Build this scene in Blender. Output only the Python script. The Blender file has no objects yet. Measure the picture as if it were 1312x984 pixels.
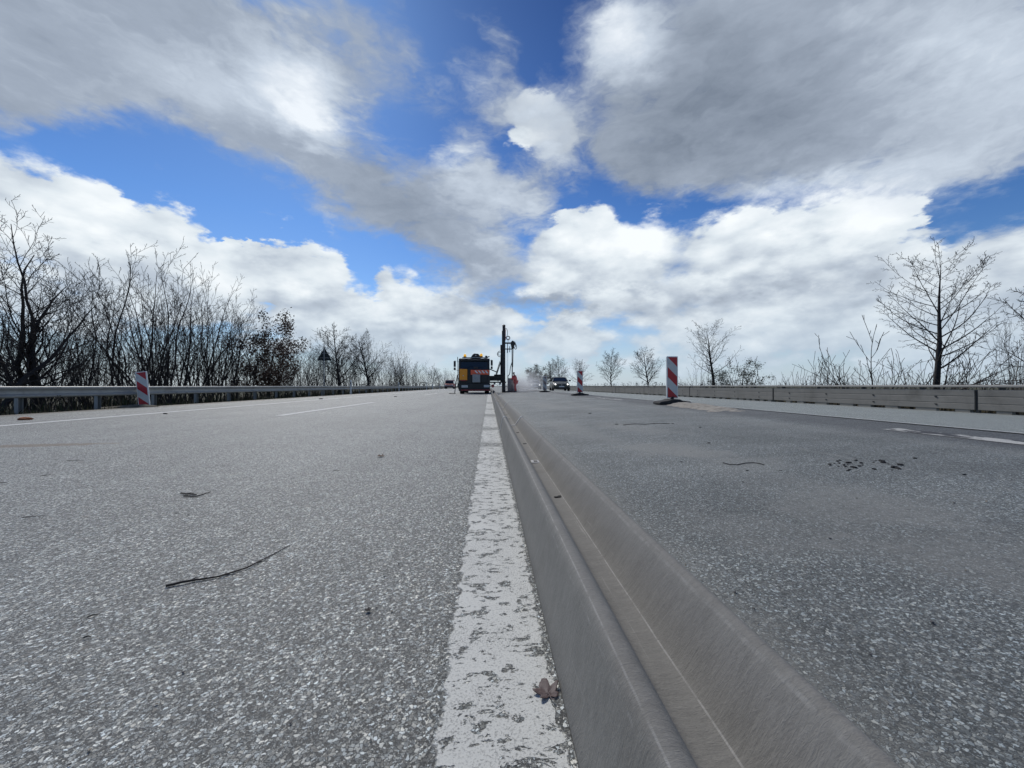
import bpy, bmesh, math, random
from mathutils import Vector, Matrix, noise as mnoise
import numpy as np
R = math.radians
random.seed(7)
scene = bpy.context.scene
COL = scene.collection

# ------------------------------------------------------------------ camera facts
F = 493.0; CX, HY = 656.0, 494.5; YAW = R(3.42); EYE = 0.62
SY, CY = math.sin(YAW), math.cos(YAW)

def zr(X):
    """height of the carriageway across its width: level left of the steel barrier, crowned on the right"""
    if X < 0.5: return 0.0
    if X < 4.7: return 0.045 * (X - 0.5)
    return max(0.189 - 0.032 * (X - 4.7), -0.4)

def ray(px, py):
    cx = (px - CX) / F; cz = (HY - py) / F
    return Vector((SY + cx * CY, CY - cx * SY, cz))

def G(px, py, lift=0.0):
    """the point of the road surface that lies in this direction from the eye"""
    d = ray(px, py); lo = 0.0
    t = 0.2
    while t < 900:
        p = Vector((0, 0, EYE)) + d * t
        if p.z <= zr(p.x): break
        t += 0.01 + t * 0.004
    p = Vector((0, 0, EYE)) + d * t
    return Vector((p.x, p.y, zr(p.x) + lift))

def PX(px, X):
    """distance along the road of lateral offset X seen in column px"""
    return X / math.tan(math.atan((px - CX) / F) + YAW)

def XY(px, Y):
    return Y * math.tan(math.atan((px - CX) / F) + YAW)

def depth(X, Y): return X * SY + Y * CY
def zat(py, X, Y): return EYE + (HY - py) / F * depth(X, Y)

# ------------------------------------------------------------------ object helpers
def tag(o, label=None, cat=None, group=None, kind=None):
    if label: o['label'] = label
    if cat: o['category'] = cat
    if group: o['group'] = group
    if kind: o['kind'] = kind
    return o

def empty(name, loc=(0, 0, 0), rz=0.0):
    o = bpy.data.objects.new(name, None); COL.objects.link(o)
    o.location = loc; o.rotation_euler = (0, 0, rz); o.empty_display_size = 0.1
    return o

class MB:
    def __init__(s): s.v = []; s.f = []; s.m = []
    def add(s, vs, fs, mi=0):
        b = len(s.v); s.v += [tuple(p) for p in vs]; s.f += [tuple(b + i for i in f) for f in fs]; s.m += [mi] * len(fs)
        return s
    def box(s, x0, x1, y0, y1, z0, z1, mi=0, M=None):
        vs = [Vector(p) for p in ((x0,y0,z0),(x1,y0,z0),(x1,y1,z0),(x0,y1,z0),(x0,y0,z1),(x1,y0,z1),(x1,y1,z1),(x0,y1,z1))]
        if M is not None: vs = [M @ p for p in vs]
        return s.add(vs, [(0,3,2,1),(4,5,6,7),(0,1,5,4),(1,2,6,5),(2,3,7,6),(3,0,4,7)], mi)
    def tube(s, pts, rad, n=6, caps=True, mi=0):
        pts = [Vector(p) for p in pts]
        if not isinstance(rad, (list, tuple)): rad = [rad] * len(pts)
        b = len(s.v); k = len(pts); t = None; u = None
        for i, p in enumerate(pts):
            if i == 0: t = pts[1] - pts[0]
            elif i == k - 1: t = pts[-1] - pts[-2]
            else: t = pts[i + 1] - pts[i - 1]
            if t.length < 1e-9: t = Vector((0, 0, 1))
            t.normalize()
            if u is None: u = t.orthogonal().normalized()
            else:
                u = u - t * u.dot(t)
                if u.length < 1e-6: u = t.orthogonal()
                u.normalize()
            w = t.cross(u)
            for j in range(n):
                a = 2 * math.pi * j / n
                s.v.append(tuple(p + (u * math.cos(a) + w * math.sin(a)) * rad[i]))
        for i in range(k - 1):
            for j in range(n):
                j2 = (j + 1) % n
                s.f.append((b + i*n + j, b + i*n + j2, b + (i+1)*n + j2, b + (i+1)*n + j)); s.m.append(mi)
        if caps:
            s.f.append(tuple(b + j for j in reversed(range(n)))); s.m.append(mi)
            s.f.append(tuple(b + (k-1)*n + j for j in range(n))); s.m.append(mi)
        return s
    def prism(s, poly, y0, y1, mi=0, axis='y'):
        """poly in (a, b), extruded: axis y -> (a, y, b); x -> (y, a, b); z -> (a, b, y)"""
        n = len(poly)
        def P(a, b, t): return (a, t, b) if axis == 'y' else ((t, a, b) if axis == 'x' else (a, b, t))
        vs = [P(a, b, y0) for a, b in poly] + [P(a, b, y1) for a, b in poly]
        fs = [tuple(range(n)), tuple(reversed(range(n, 2*n)))] + [(i, i + n, (i+1) % n + n, (i+1) % n) for i in range(n)]
        return s.add(vs, fs, mi)
    def build(s, name, mats, parent=None, smooth=False, bevel=0.0, seg=2, angle=35, loc=None):
        me = bpy.data.meshes.new(name); me.from_pydata(s.v, [], s.f)
        if not isinstance(mats, (list, tuple)): mats = [mats]
        for m in mats: me.materials.append(m)
        if len(mats) > 1: me.polygons.foreach_set('material_index', s.m)
        bm = bmesh.new(); bm.from_mesh(me)
        if len(bm.faces) < 20000: bmesh.ops.recalc_face_normals(bm, faces=bm.faces)
        bm.to_mesh(me); bm.free()
        if smooth:
            me.polygons.foreach_set('use_smooth', [True] * len(me.polygons))
            try: me.set_sharp_from_angle(angle=R(angle))
            except Exception: pass
        me.update()
        o = bpy.data.objects.new(name, me); COL.objects.link(o)
        if parent is not None: o.parent = parent
        if loc is not None: o.location = loc
        if bevel > 0:
            b = o.modifiers.new('bevel', 'BEVEL'); b.width = bevel; b.segments = seg; b.limit_method = 'ANGLE'; b.angle_limit = R(30)
        return o

def copy_tree(o, parent=None):
    c = o.copy(); COL.objects.link(c)
    if parent is not None: c.parent = parent
    for ch in list(o.children): copy_tree(ch, c)
    return c

# ------------------------------------------------------------------ node helpers
class N:
    def __init__(s, nt): s.nt = nt
    def new(s, t, **kw):
        n = s.nt.nodes.new(t)
        for k, v in kw.items(): setattr(n, k, v)
        return n
    def link(s, a, b): s.nt.links.new(a, b)
    def put(s, sock, v):
        if isinstance(v, bpy.types.NodeSocket): s.nt.links.new(v, sock)
        else:
            if hasattr(sock.default_value, '__len__') and not hasattr(v, '__len__'): v = [v] * len(sock.default_value)
            if hasattr(v, '__len__') and len(sock.default_value) == 4 and len(v) == 3: v = (*v, 1)
            sock.default_value = v
    def math(s, op, a, b=0.0, c=0.0, clamp=False):
        n = s.new('ShaderNodeMath', operation=op, use_clamp=clamp)
        s.put(n.inputs[0], a); s.put(n.inputs[1], b)
        if len(n.inputs) > 2: s.put(n.inputs[2], c)
        return n.outputs[0]
    def vmath(s, op, a, b=(0,0,0), scale=None):
        n = s.new('ShaderNodeVectorMath', operation=op)
        s.put(n.inputs[0], a)
        if scale is None: s.put(n.inputs[1], b)
        else: s.put(n.inputs['Scale'], scale)
        return n.outputs[0]
    def mix(s, fac, a, b, blend='MIX'):
        n = s.new('ShaderNodeMix', data_type='RGBA', blend_type=blend)
        s.put(n.inputs['Factor'], fac); s.put(n.inputs[6], a); s.put(n.inputs[7], b)
        return n.outputs[2]
    def noise(s, vec, scale=5, detail=4, rough=0.55, dist=0.0, dim='3D'):
        n = s.new('ShaderNodeTexNoise', noise_dimensions=dim)
        s.put(n.inputs['Vector'], vec); s.put(n.inputs['Scale'], scale); s.put(n.inputs['Detail'], detail)
        s.put(n.inputs['Roughness'], rough); s.put(n.inputs['Distortion'], dist)
        return n
    def smooth(s, v, lo, hi, a=0.0, b=1.0):
        n = s.new('ShaderNodeMapRange', interpolation_type='SMOOTHSTEP')
        s.put(n.inputs[0], v); s.put(n.inputs[1], lo); s.put(n.inputs[2], hi); s.put(n.inputs[3], a); s.put(n.inputs[4], b)
        return n.outputs[0]
    def ramp(s, v, stops):
        n = s.new('ShaderNodeValToRGB'); e = n.color_ramp.elements
        while len(e) < len(stops): e.new(0.5)
        for k, (p, c) in enumerate(stops):
            e[k].position = p; e[k].color = (*c, 1) if hasattr(c, '__len__') else (c, c, c, 1)
        s.put(n.inputs[0], v); return n.outputs[0]

def srgb(*c):
    return tuple((x/255/12.92 if x/255 <= 0.04045 else ((x/255+0.055)/1.055)**2.4) for x in c)

def material(name):
    m = bpy.data.materials.new(name); m.use_nodes = True
    nt = m.node_tree; b = nt.nodes['Principled BSDF']
    return m, N(nt), b

def simple(name, col, rough=0.6, metal=0.0, var=0.15, scale=6.0, bump=0.0, emit=None, estr=0.0, bscale=60.0, dirt=None, spec=None):
    m, n, b = material(name)
    tc = n.new('ShaderNodeTexCoord').outputs['Object']
    nz = n.noise(tc, scale, 5, 0.6)
    k = n.math('MULTIPLY_ADD', nz.outputs['Fac'], 2 * var, 1 - var)
    c = n.mix(1.0, (*col, 1), k, 'MULTIPLY')
    if dirt:
        nz2 = n.noise(tc, scale * 0.7, 6, 0.65)
        c = n.mix(n.smooth(nz2.outputs['Fac'], 0.5, 0.75, 0, dirt[1]), c, (*dirt[0], 1))
    n.put(b.inputs['Base Color'], c)
    b.inputs['Roughness'].default_value = rough; b.inputs['Metallic'].default_value = metal
    if spec is not None: b.inputs['Specular IOR Level'].default_value = spec
    if bump:
        bn = n.new('ShaderNodeBump'); bn.inputs['Strength'].default_value = bump; bn.inputs['Distance'].default_value = 0.01
        n.put(bn.inputs['Height'], n.noise(tc, bscale, 4, 0.6).outputs['Fac']); n.link(bn.outputs[0], b.inputs['Normal'])
    if emit: b.inputs['Emission Color'].default_value = (*emit, 1); b.inputs['Emission Strength'].default_value = estr
    return m

# ------------------------------------------------------------------ sky
SUN_AZ, SUN_EL = R(-24), R(46)      # azimuth east of the road direction, elevation
def azel(px, py):
    d = ray(px, py).normalized()
    return np.array([math.degrees(math.atan2(d.x, d.y)), math.degrees(math.asin(d.z))])

def blob(px, py, rx, ry, ang=0.0):
    """ellipse of the photograph as an ellipse in azimuth / elevation"""
    c = azel(px, py); J = np.array([azel(px + 1, py) - c, azel(px, py + 1) - c]).T
    a = R(ang); Rm = np.array([[math.cos(a), -math.sin(a)], [math.sin(a), math.cos(a)]])
    M = J @ Rm @ np.diag([rx, ry]); U, S, _ = np.linalg.svd(M)
    return c, S, math.atan2(U[1, 0], U[0, 0])

# (px, py, rx, ry, tilt, weight)
CRISP = [
 (-60,270,110,80,0,1.1),(40,268,115,72,8,1.15),(120,300,90,62,20,1.0),(180,320,90,66,15,1.0),(207,278,34,30,0,.95),(240,345,95,58,10,.8),
 (60,370,240,90,0,.7),(296,322,34,28,0,.8),(340,342,70,42,12,1.0),(400,362,60,42,12,.95),(430,345,22,22,0,.5),(450,405,110,48,0,.9),(330,420,200,60,0,.6),
 (499,352,15,24,0,.85),(516,372,28,34,20,.95),(530,408,60,45,0,.9),(600,400,80,46,0,.8),(570,440,160,50,0,.7),(600,360,30,26,0,.5),
 (754,290,42,36,0,1.1),(715,305,38,34,0,.8),(786,300,34,34,0,.8),(750,345,85,56,0,1.0),(690,350,60,45,0,.7),(832,318,46,40,0,.95),(900,312,80,44,0,.8),(860,370,120,50,0,.9),
 (985,292,95,44,-8,1.0),(1085,268,85,40,-8,1.05),(1130,262,50,30,0,.6),(1020,340,150,60,0,1.0),(1120,340,90,60,-20,.55),(1080,390,180,60,0,.9),(940,420,240,60,0,.8),
 (1215,380,100,60,-12,.8),(1290,340,90,52,-15,1.1),(1360,320,120,80,0,1.0),(1250,440,200,70,0,.8),(722,428,62,30,0,.95),(780,470,300,40,0,.5),
 (694,160,44,44,0,.62),(690,125,40,30,0,.75),(672,158,34,34,0,.55),(718,158,34,36,0,.70),(712,190,28,34,0,.55),
]
SOFT = [
 (60,20,260,120,0,1.35),(190,60,240,110,8,1.0),(60,110,140,60,0,.8),(290,90,170,90,20,.9),(360,120,130,90,50,.9),(400,190,140,78,48,.95),(330,190,130,60,25,.6),
 (250,160,110,40,20,.20),(450,240,90,48,20,.7),(300,0,200,60,0,.6),(450,60,80,90,10,.95),(500,105,90,45,20,.45),(430,20,110,60,0,.35),
 (545,255,90,46,15,1.05),(520,290,90,42,20,.75),(610,300,80,58,0,.95),(620,350,80,40,0,.9),(650,270,48,42,0,.7),(665,330,80,60,0,.35),
 (585,205,30,46,10,1.05),(600,245,28,32,0,.7),(600,85,56,48,10,1.15),(640,50,34,60,0,.6),(560,30,110,60,0,.62),(545,150,120,50,20,.50),(640,125,44,44,0,.75),(620,160,60,60,0,.45),(690,150,66,66,0,1.0),(708,195,48,64,0,.95),(688,240,60,50,0,.8),(716,120,60,40,0,.4),(700,60,90,50,0,.18),
 (800,40,70,80,0,1.0),(790,100,60,60,0,.7),(950,40,240,130,0,1.35),(1120,60,260,160,0,1.3),(900,160,170,90,0,1.2),(1040,190,200,80,-6,1.1),(800,190,80,66,0,.95),(850,230,90,50,0,.8),
 (1230,110,120,130,-30,.75),(1300,20,160,100,0,.8),(1180,210,130,46,-20,.6),(1290,210,90,20,-12,.4),(1000,250,180,40,0,.5),
 (1180,330,120,60,0,.35),(840,400,200,50,0,.45),(1100,440,330,70,0,.5),(640,400,120,40,0,.5),(700,380,100,20,0,.5),
]
# brightness corrections: positive = whiter, negative = greyer
BRIGHT = [
 (380,95,90,46,38,.60),(400,160,50,30,30,.5),(300,110,130,40,20,.25),(60,60,200,80,0,-.12),(520,260,90,50,15,-.28),(600,330,90,50,0,-.18),(640,270,50,40,0,.25),
 (690,145,70,50,0,.34),(705,205,40,40,0,.25),(600,85,60,50,0,.35),(585,205,40,60,0,.35),(800,40,70,90,0,.62),(930,60,150,130,0,-.22),(850,190,140,80,0,-.34),(1000,150,200,100,0,-.24),
 (1220,100,170,140,0,.22),(1100,215,150,50,-15,.30),(1280,60,120,100,0,.2),(985,285,200,50,-5,.42),(1080,270,120,45,0,.30),(760,310,100,60,0,.36),(840,310,70,50,0,.22),
 (760,388,140,24,0,-.26),(900,378,160,24,0,-.20),(1020,368,170,22,0,-.22),(1050,425,200,40,0,.12),(1230,420,150,60,0,-.20),(640,380,120,26,0,-.16),
 (40,250,150,70,0,.36),(180,290,120,50,20,.30),(120,370,220,50,0,-.08),(350,340,110,40,12,.32),(515,370,60,50,0,.32),(600,365,60,24,0,.22),(560,420,160,26,0,-.20),
 (1080,350,90,20,0,-.14),(1000,385,90,20,0,.22),(720,418,60,20,0,.25),(720,445,80,20,0,-.1),(900,300,60,20,0,-.1),
]
world = bpy.data.worlds.new('World'); scene.world = world; world.use_nodes = True
nt = world.node_tree; nt.nodes.clear(); n = N(nt)
BG = 0.1
d = n.new('ShaderNodeTexCoord').outputs['Generated']
sep = n.new('ShaderNodeSeparateXYZ'); n.link(d, sep.inputs[0])
az = n.math('MULTIPLY', n.math('ARCTAN2', sep.outputs[0], sep.outputs[1]), 57.2958)
el = n.math('MULTIPLY', n.math('ARCSINE', sep.outputs[2]), 57.2958)
cmb = n.new('ShaderNodeCombineXYZ'); n.link(az, cmb.inputs[0]); n.link(el, cmb.inputs[1]); q0 = cmb.outputs[0]
# cloud-layer coordinates: flatten towards the horizon
den = n.math('ADD', n.math('MAXIMUM', sep.outputs[2], 0.0), 0.62)
pl = n.new('ShaderNodeVectorMath', operation='DIVIDE'); n.link(d, pl.inputs[0])
dc = n.new('ShaderNodeCombineXYZ'); n.link(den, dc.inputs[0]); n.link(den, dc.inputs[1]); dc.inputs[2].default_value = 0.60; n.link(dc.outputs[0], pl.inputs[1])
pv = pl.outputs[0]
wn = n.noise(pv, 3.4, 5, 0.55)
warp = n.vmath('MULTIPLY', n.vmath('SUBTRACT', wn.outputs['Color'], (0.5, 0.5, 0.5)), (17, 11, 0))
wn2 = n.noise(pv, 15, 6, 0.6)
warp2 = n.vmath('MULTIPLY', n.vmath('SUBTRACT', wn2.outputs['Color'], (0.5, 0.5, 0.5)), (5.0, 5.0, 0))
qs = n.vmath('ADD', n.vmath('ADD', q0, warp), n.vmath('SCALE', warp2, scale=0.7))
qc = n.vmath('ADD', n.vmath('ADD', q0, n.vmath('SCALE', warp, scale=0.35)), warp2)
qb = n.vmath('ADD', n.vmath('ADD', q0, n.vmath('SCALE', warp, scale=0.6)), n.vmath('SCALE', warp2, scale=1.1))
def field(lst, q):
    acc = None
    for (px, py, rx, ry, ang, w) in lst:
        c, S, th = blob(px, py, rx, ry, ang)
        mp = n.new('ShaderNodeMapping', vector_type='TEXTURE'); n.link(q, mp.inputs['Vector'])
        mp.inputs['Location'].default_value = (c[0], c[1], 0); mp.inputs['Rotation'].default_value = (0, 0, th)
        mp.inputs['Scale'].default_value = (S[0] * 1.25, S[1] * 1.25, 1)
        g = n.new('ShaderNodeTexGradient', gradient_type='SPHERICAL'); n.link(mp.outputs[0], g.inputs[0])
        if acc is None: acc = n.math('MULTIPLY', g.outputs[1], w)
        else: acc = n.math('MULTIPLY_ADD', g.outputs[1], w, acc)
    return acc
fc = field(CRISP, qc); fs = field(SOFT, qs); fb = field(BRIGHT, qb)
# the half of the sky behind the camera: broken cloud from noise alone
back = n.smooth(sep.outputs[1], 0.1, -0.3)
bn = n.noise(pv, 1.3, 6, 0.6)
fs = n.math('ADD', fs, n.math('MULTIPLY', back, n.smooth(bn.outputs['Fac'], 0.42, 0.62, 0, 0.9)))
puff = n.noise(pv, 8.0, 8, 0.55)            # billows
puff2 = n.noise(n.vmath('ADD', pv, (0.01, 0.02, 0.05)), 8.0, 4, 0.45)
puff3 = n.noise(pv, 8.0, 4, 0.45)
vor = n.new('ShaderNodeTexVoronoi', feature='SMOOTH_F1'); n.put(vor.inputs['Vector'], n.vmath('ADD', n.vmath('SCALE', pv, scale=1.0), n.vmath('SCALE', n.vmath('SUBTRACT', wn2.outputs['Color'], (.5,.5,.5)), scale=0.12)))
vor.inputs['Scale'].default_value = 9.0; vor.inputs['Smoothness'].default_value = 0.35
bil = n.math('SUBTRACT', 0.45, vor.outputs['Distance'])
relief = n.math('MULTIPLY', n.math('SUBTRACT', puff3.outputs['Fac'], puff2.outputs['Fac']), 1.3)
dc_ = n.math('MULTIPLY_ADD', n.math('SUBTRACT', puff.outputs['Fac'], 0.5), 1.25, n.math('MULTIPLY_ADD', bil, 0.5, fc))
mc = n.smooth(dc_, 0.24, n.smooth(wn.outputs['Fac'], 0.38, 0.60, 0.44, 0.95))
wisp = n.noise(n.vmath('ADD', pv, n.vmath('SCALE', n.vmath('SUBTRACT', wn.outputs['Color'], (.5,.5,.5)), scale=0.9)), 4.2, 8, 0.60)
ds_ = n.math('MULTIPLY_ADD', n.math('SUBTRACT', wisp.outputs['Fac'], 0.5), 2.1, n.math('MULTIPLY_ADD', n.math('SUBTRACT', puff.outputs['Fac'], 0.5), 0.8, fs))
ms = n.smooth(ds_, 0.22, 1.40, 0, 0.97)
# colours (radiance the camera sees, divided by the background strength)
def rad(*c): return tuple(x / BG for x in srgb(*c))
bc = n.math('ADD', n.math('MULTIPLY_ADD', fb, 0.85, 0.52), n.math('MULTIPLY_ADD', bil, 0.55, n.math('MULTIPLY', relief, 0.85)))
ccol = n.ramp(bc, [(0.0, rad(150,160,174)), (0.30, rad(182,193,206)), (0.65, rad(218,227,234)), (1.0, rad(242,247,250))])
# ramp outputs are not clamped but stops above 1 are allowed
bs = n.math('ADD', n.math('MULTIPLY_ADD', fb, 0.95, 0.42), n.math('MULTIPLY', relief, 0.12))
bs = n.math('MULTIPLY_ADD', n.math('SUBTRACT', wisp.outputs['Fac'], 0.5), 0.75, bs)
scol = n.ramp(bs, [(0.0, rad(122,133,148)), (0.4, rad(158,169,184)), (0.7, rad(196,207,220)), (1.0, rad(236,242,248))])
sky = n.new('ShaderNodeTexSky', sky_type='NISHITA', sun_disc=False)
sky.sun_elevation = SUN_EL; sky.sun_rotation = SUN_AZ; sky.altitude = 10; sky.air_density = 1.0; sky.dust_density = 0.6; sky.ozone_density = 2.2
# the air's own tint: deeper blue overhead, paler low down (phone camera rendering of it)
tint = n.ramp(n.math('DIVIDE', el, 60.0), [(0.0, (0.80,0.88,0.98)), (0.12, (0.56,0.78,1.02)), (0.35, (0.33,0.58,0.92)), (0.55, (0.21,0.40,0.72)), (0.75, (0.15,0.29,0.56))])
skyc = n.mix(1.0, sky.outputs[0], tint, 'MULTIPLY')
c1 = n.mix(mc, skyc, ccol)
c2 = n.mix(ms, c1, scol)
# pale air close to the horizon
hz = n.smooth(el, 0.0, 13.0, 0.75, 0.0)
c3 = n.mix(hz, c2, rad(186,203,218))
bg = n.new('ShaderNodeBackground'); n.link(c3, bg.inputs[0]); bg.inputs[1].default_value = BG
out = n.new('ShaderNodeOutputWorld'); n.link(bg.outputs[0], out.inputs[0])
world.cycles.sampling_method = 'MANUAL'; world.cycles.sample_map_resolution = 512

sun = bpy.data.lights.new('sun', 'SUN'); sun.energy = 2.3; sun.angle = R(14); sun.color = (1.0, 0.96, 0.9)
so = bpy.data.objects.new('sun', sun); COL.objects.link(so)
sd = Vector((math.sin(SUN_AZ) * math.cos(SUN_EL), math.cos(SUN_AZ) * math.cos(SUN_EL), math.sin(SUN_EL)))
so.rotation_euler = sd.to_track_quat('Z', 'Y').to_euler(); so.location = (0, 0, 30)

# ------------------------------------------------------------------ materials
def asphalt_color(n, pos, dark, lo, hi, tintc=(1, 1, 1), stone=95.0, amount=0.42):
    """exposed-aggregate asphalt: angular chips of mixed grey set in a dark binder. returns colour, height"""
    wv = n.noise(pos, 170, 3, 0.6)
    p2 = n.vmath('ADD', pos, n.vmath('SCALE', n.vmath('SUBTRACT', wv.outputs['Color'], (.5,.5,.5)), scale=0.010))
    def cells(scale, off):
        pp = n.vmath('ADD', p2, (off, off * .7, 0))
        v = n.new('ShaderNodeTexVoronoi', voronoi_dimensions='2D'); n.put(v.inputs['Vector'], pp); v.inputs['Scale'].default_value = scale
        e = n.new('ShaderNodeTexVoronoi', voronoi_dimensions='2D', feature='DISTANCE_TO_EDGE'); n.put(e.inputs['Vector'], pp); e.inputs['Scale'].default_value = scale
        sc = n.new('ShaderNodeSeparateColor'); n.link(v.outputs['Color'], sc.inputs[0]); return e.outputs['Distance'], sc.outputs[0], sc.outputs[1], sc.outputs[2]
    e1, r1, g1, b1 = cells(stone, 0.0)
    e2, r2, g2, b2 = cells(stone * 1.9, 3.3)
    m1 = n.math('MULTIPLY', n.smooth(e1, 0.03, 0.16), n.smooth(g1, 0.42, 0.50))
    m2 = n.math('MULTIPLY', n.smooth(e2, 0.03, 0.18), n.smooth(g2, 0.22, 0.32))
    fine = n.noise(pos, 480, 3, 0.7).outputs['Fac']
    def stone_col(r, b_):
        c_ = n.mix(n.math('POWER', r, 2.2), (lo, lo, lo, 1), (hi, hi, hi, 1))
        return n.mix(1.0, c_, n.mix(b_, (0.94, 0.99, 1.04, 1), (1.06, 1.0, 0.93, 1)), 'MULTIPLY')
    c = n.mix(m2, (dark, dark, dark, 1), n.mix(0.25, stone_col(r2, b2), (dark, dark, dark, 1)))
    c = n.mix(m1, c, stone_col(r1, b1))
    c = n.mix(1.0, c, n.math('MULTIPLY_ADD', fine, 0.9, 0.55), 'MULTIPLY')
    c = n.mix(1.0, c, (*tintc, 1), 'MULTIPLY')
    h = n.math('MAXIMUM', n.math('MULTIPLY', m1, n.math('MULTIPLY_ADD', r1, 0.5, 0.6)), n.math('MULTIPLY', m2, n.math('MULTIPLY_ADD', b2, 0.4, 0.25)))
    h = n.math('ADD', h, n.math('MULTIPLY', fine, 0.45))
    return c, h

def bumpn(n, b, h, strength, dist):
    bn = n.new('ShaderNodeBump'); bn.inputs['Strength'].default_value = strength; bn.inputs['Distance'].default_value = dist
    n.put(bn.inputs['Height'], h); n.link(bn.outputs[0], b.inputs['Normal'])

def wpos(n): return n.new('ShaderNodeNewGeometry').outputs['Position']

def spot(n, pos, cx, cy, rx, ry, ang=0, nz=None, soft=(0.0, 0.5)):
    """irregular patch on the ground in metres"""
    mp = n.new('ShaderNodeMapping', vector_type='TEXTURE'); n.link(pos, mp.inputs['Vector'])
    mp.inputs['Location'].default_value = (cx, cy, 0); mp.inputs['Rotation'].default_value = (0, 0, ang); mp.inputs['Scale'].default_value = (rx, ry, 50)
    g = n.new('ShaderNodeTexGradient', gradient_type='SPHERICAL'); n.link(mp.outputs[0], g.inputs[0])
    v = g.outputs[1]
    if nz is not None: v = n.math('MULTIPLY_ADD', n.math('SUBTRACT', nz, 0.5), 1.4, v)
    return n.smooth(v, *soft)

def road_left_shader(n):
    pos = wpos(n)
    c, h = asphalt_color(n, pos, 0.060, 0.165, 0.90, (1.03, 1.065, 0.985), stone=142)
    big = n.noise(pos, 0.7, 5, 0.6)
    c = n.mix(1.0, c, n.math('MULTIPLY_ADD', big.outputs['Fac'], 0.6, 0.72), 'MULTIPLY')
    c = n.mix(1.0, c, n.math('MULTIPLY_ADD', n.noise(pos, 7, 4, 0.6).outputs['Fac'], 0.5, 0.76), 'MULTIPLY')
    lane = n.noise(n.vmath('MULTIPLY', pos, (1.6, 0.05, 1)), 1.0, 3, 0.5)
    c = n.mix(1.0, c, n.math('MULTIPLY_ADD', lane.outputs['Fac'], 0.4, 0.80), 'MULTIPLY')
    return pos, c, h

def road_left_mat():
    m, n, b = material('asphalt_left'); pos, c, h = road_left_shader(n)
    # earth washed onto the shoulder
    sp = n.new('ShaderNodeSeparateXYZ'); n.link(pos, sp.inputs[0])
    nz = n.noise(pos, 1.6, 6, 0.65).outputs['Fac']
    e = n.smooth(n.math('MULTIPLY_ADD', n.math('SUBTRACT', nz, 0.5), -1.6, sp.outputs[0]), -9.4, -10.2)
    c = n.mix(n.math('MULTIPLY', e, 0.8), c, (0.10, 0.085, 0.055, 1))
    s = spot(n, pos, *G(35, 571)[:2], 1.1, 0.16, R(8), n.noise(pos, 7, 5, .6).outputs['Fac'], (0.15, 0.5))
    c = n.mix(n.math('MULTIPLY', s, 0.75), c, (0.20, 0.155, 0.10, 1))
    n.link(c, b.inputs['Base Color']); b.inputs['Roughness'].default_value = 0.62
    bumpn(n, b, h, 0.7, 0.003)
    return m

def road_right_mat():
    m, n, b = material('asphalt_right'); pos = wpos(n)
    c, h = asphalt_color(n, pos, 0.068, 0.130, 0.62, (0.965, 1.045, 1.0), stone=138)
    big = n.noise(pos, 0.9, 6, 0.62).outputs['Fac']
    c = n.mix(1.0, c, n.math('MULTIPLY_ADD', big, 1.0, 0.45), 'MULTIPLY')
    c = n.mix(1.0, c, n.math('MULTIPLY_ADD', n.noise(n.vmath('MULTIPLY', pos, (0.5, 2.2, 1)), 1.0, 6, 0.68).outputs['Fac'], 1.1, 0.45), 'MULTIPLY')
    st = n.noise(n.vmath('MULTIPLY', pos, (0.9, 0.16, 1)), 1.0, 5, 0.6).outputs['Fac']
    dust = (0.265, 0.265, 0.24, 1)
    sp = n.new('ShaderNodeSeparateXYZ'); n.link(pos, sp.inputs[0]); X = sp.outputs[0]; Y = sp.outputs[1]
    fine = n.noise(pos, 30, 6, 0.7).outputs['Fac']; mid = n.noise(pos, 4, 6, 0.65).outputs['Fac']
    # dust strip swept along the steel barrier
    a = n.smooth(n.math('MULTIPLY_ADD', n.math('SUBTRACT', mid, 0.5), 0.35, X), 0.86, 0.49)
    c = n.mix(n.math('MULTIPLY', a, n.smooth(fine, 0.3, 0.6, 0.25, 0.85)), c, dust)
    # thin film of cement dust drawn out along the lane
    f = n.math('MULTIPLY', n.smooth(st, 0.44, 0.68), n.smooth(fine, 0.35, 0.65, 0.2, 0.6))
    c = n.mix(f, c, dust)
    for (px, py, rx, ry, a_, k) in ((845,575,.55,.55,.3,.8),(905,582,.3,.35,.2,.75),(810,548,.5,1.3,.2,.6),(960,593,.5,.35,.1,.45),(1120,650,.8,.5,0,.5),(700,520,.6,3,0.05,.6),(1030,520,1.0,1.4,0,.4),(960,680,.35,.5,.4,.35),(1240,720,.5,.4,.2,.4),(720,545,.35,1.4,.1,.5)):
        g = G(px, py)
        s = spot(n, pos, g.x, g.y, rx, ry, a_, mid, (0.15, 0.75))
        c = n.mix(n.math('MULTIPLY', s, n.smooth(fine, 0.3, 0.6, k * .4, k)), c, dust)
    # sealed joints and dusty lines parallel to the traffic
    for (x0, w, k) in ((2.62, .03, .55), (3.35, .02, .4), (1.55, .015, .25)):
        wob = n.math('MULTIPLY_ADD', n.math('SUBTRACT', n.noise(pos, 1.3, 3, .6).outputs['Fac'], .5), 0.16, X)
        l = n.smooth(n.math('ABSOLUTE', n.math('SUBTRACT', wob, x0)), w, w * .3)
        c = n.mix(n.math('MULTIPLY', l, n.smooth(mid, .45, .6, 0, k)), c, dust)
    # darker fresh band near the lane edge
    dk = n.smooth(n.math('MULTIPLY_ADD', n.math('SUBTRACT', mid, .5), .5, X), 3.7, 4.15)
    c = n.mix(n.math('MULTIPLY', dk, 0.55), c, (0.045, 0.045, 0.05, 1))
    n.link(c, b.inputs['Base Color']); b.inputs['Roughness'].default_value = 0.66
    bumpn(n, b, h, 0.7, 0.003)
    return m

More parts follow.
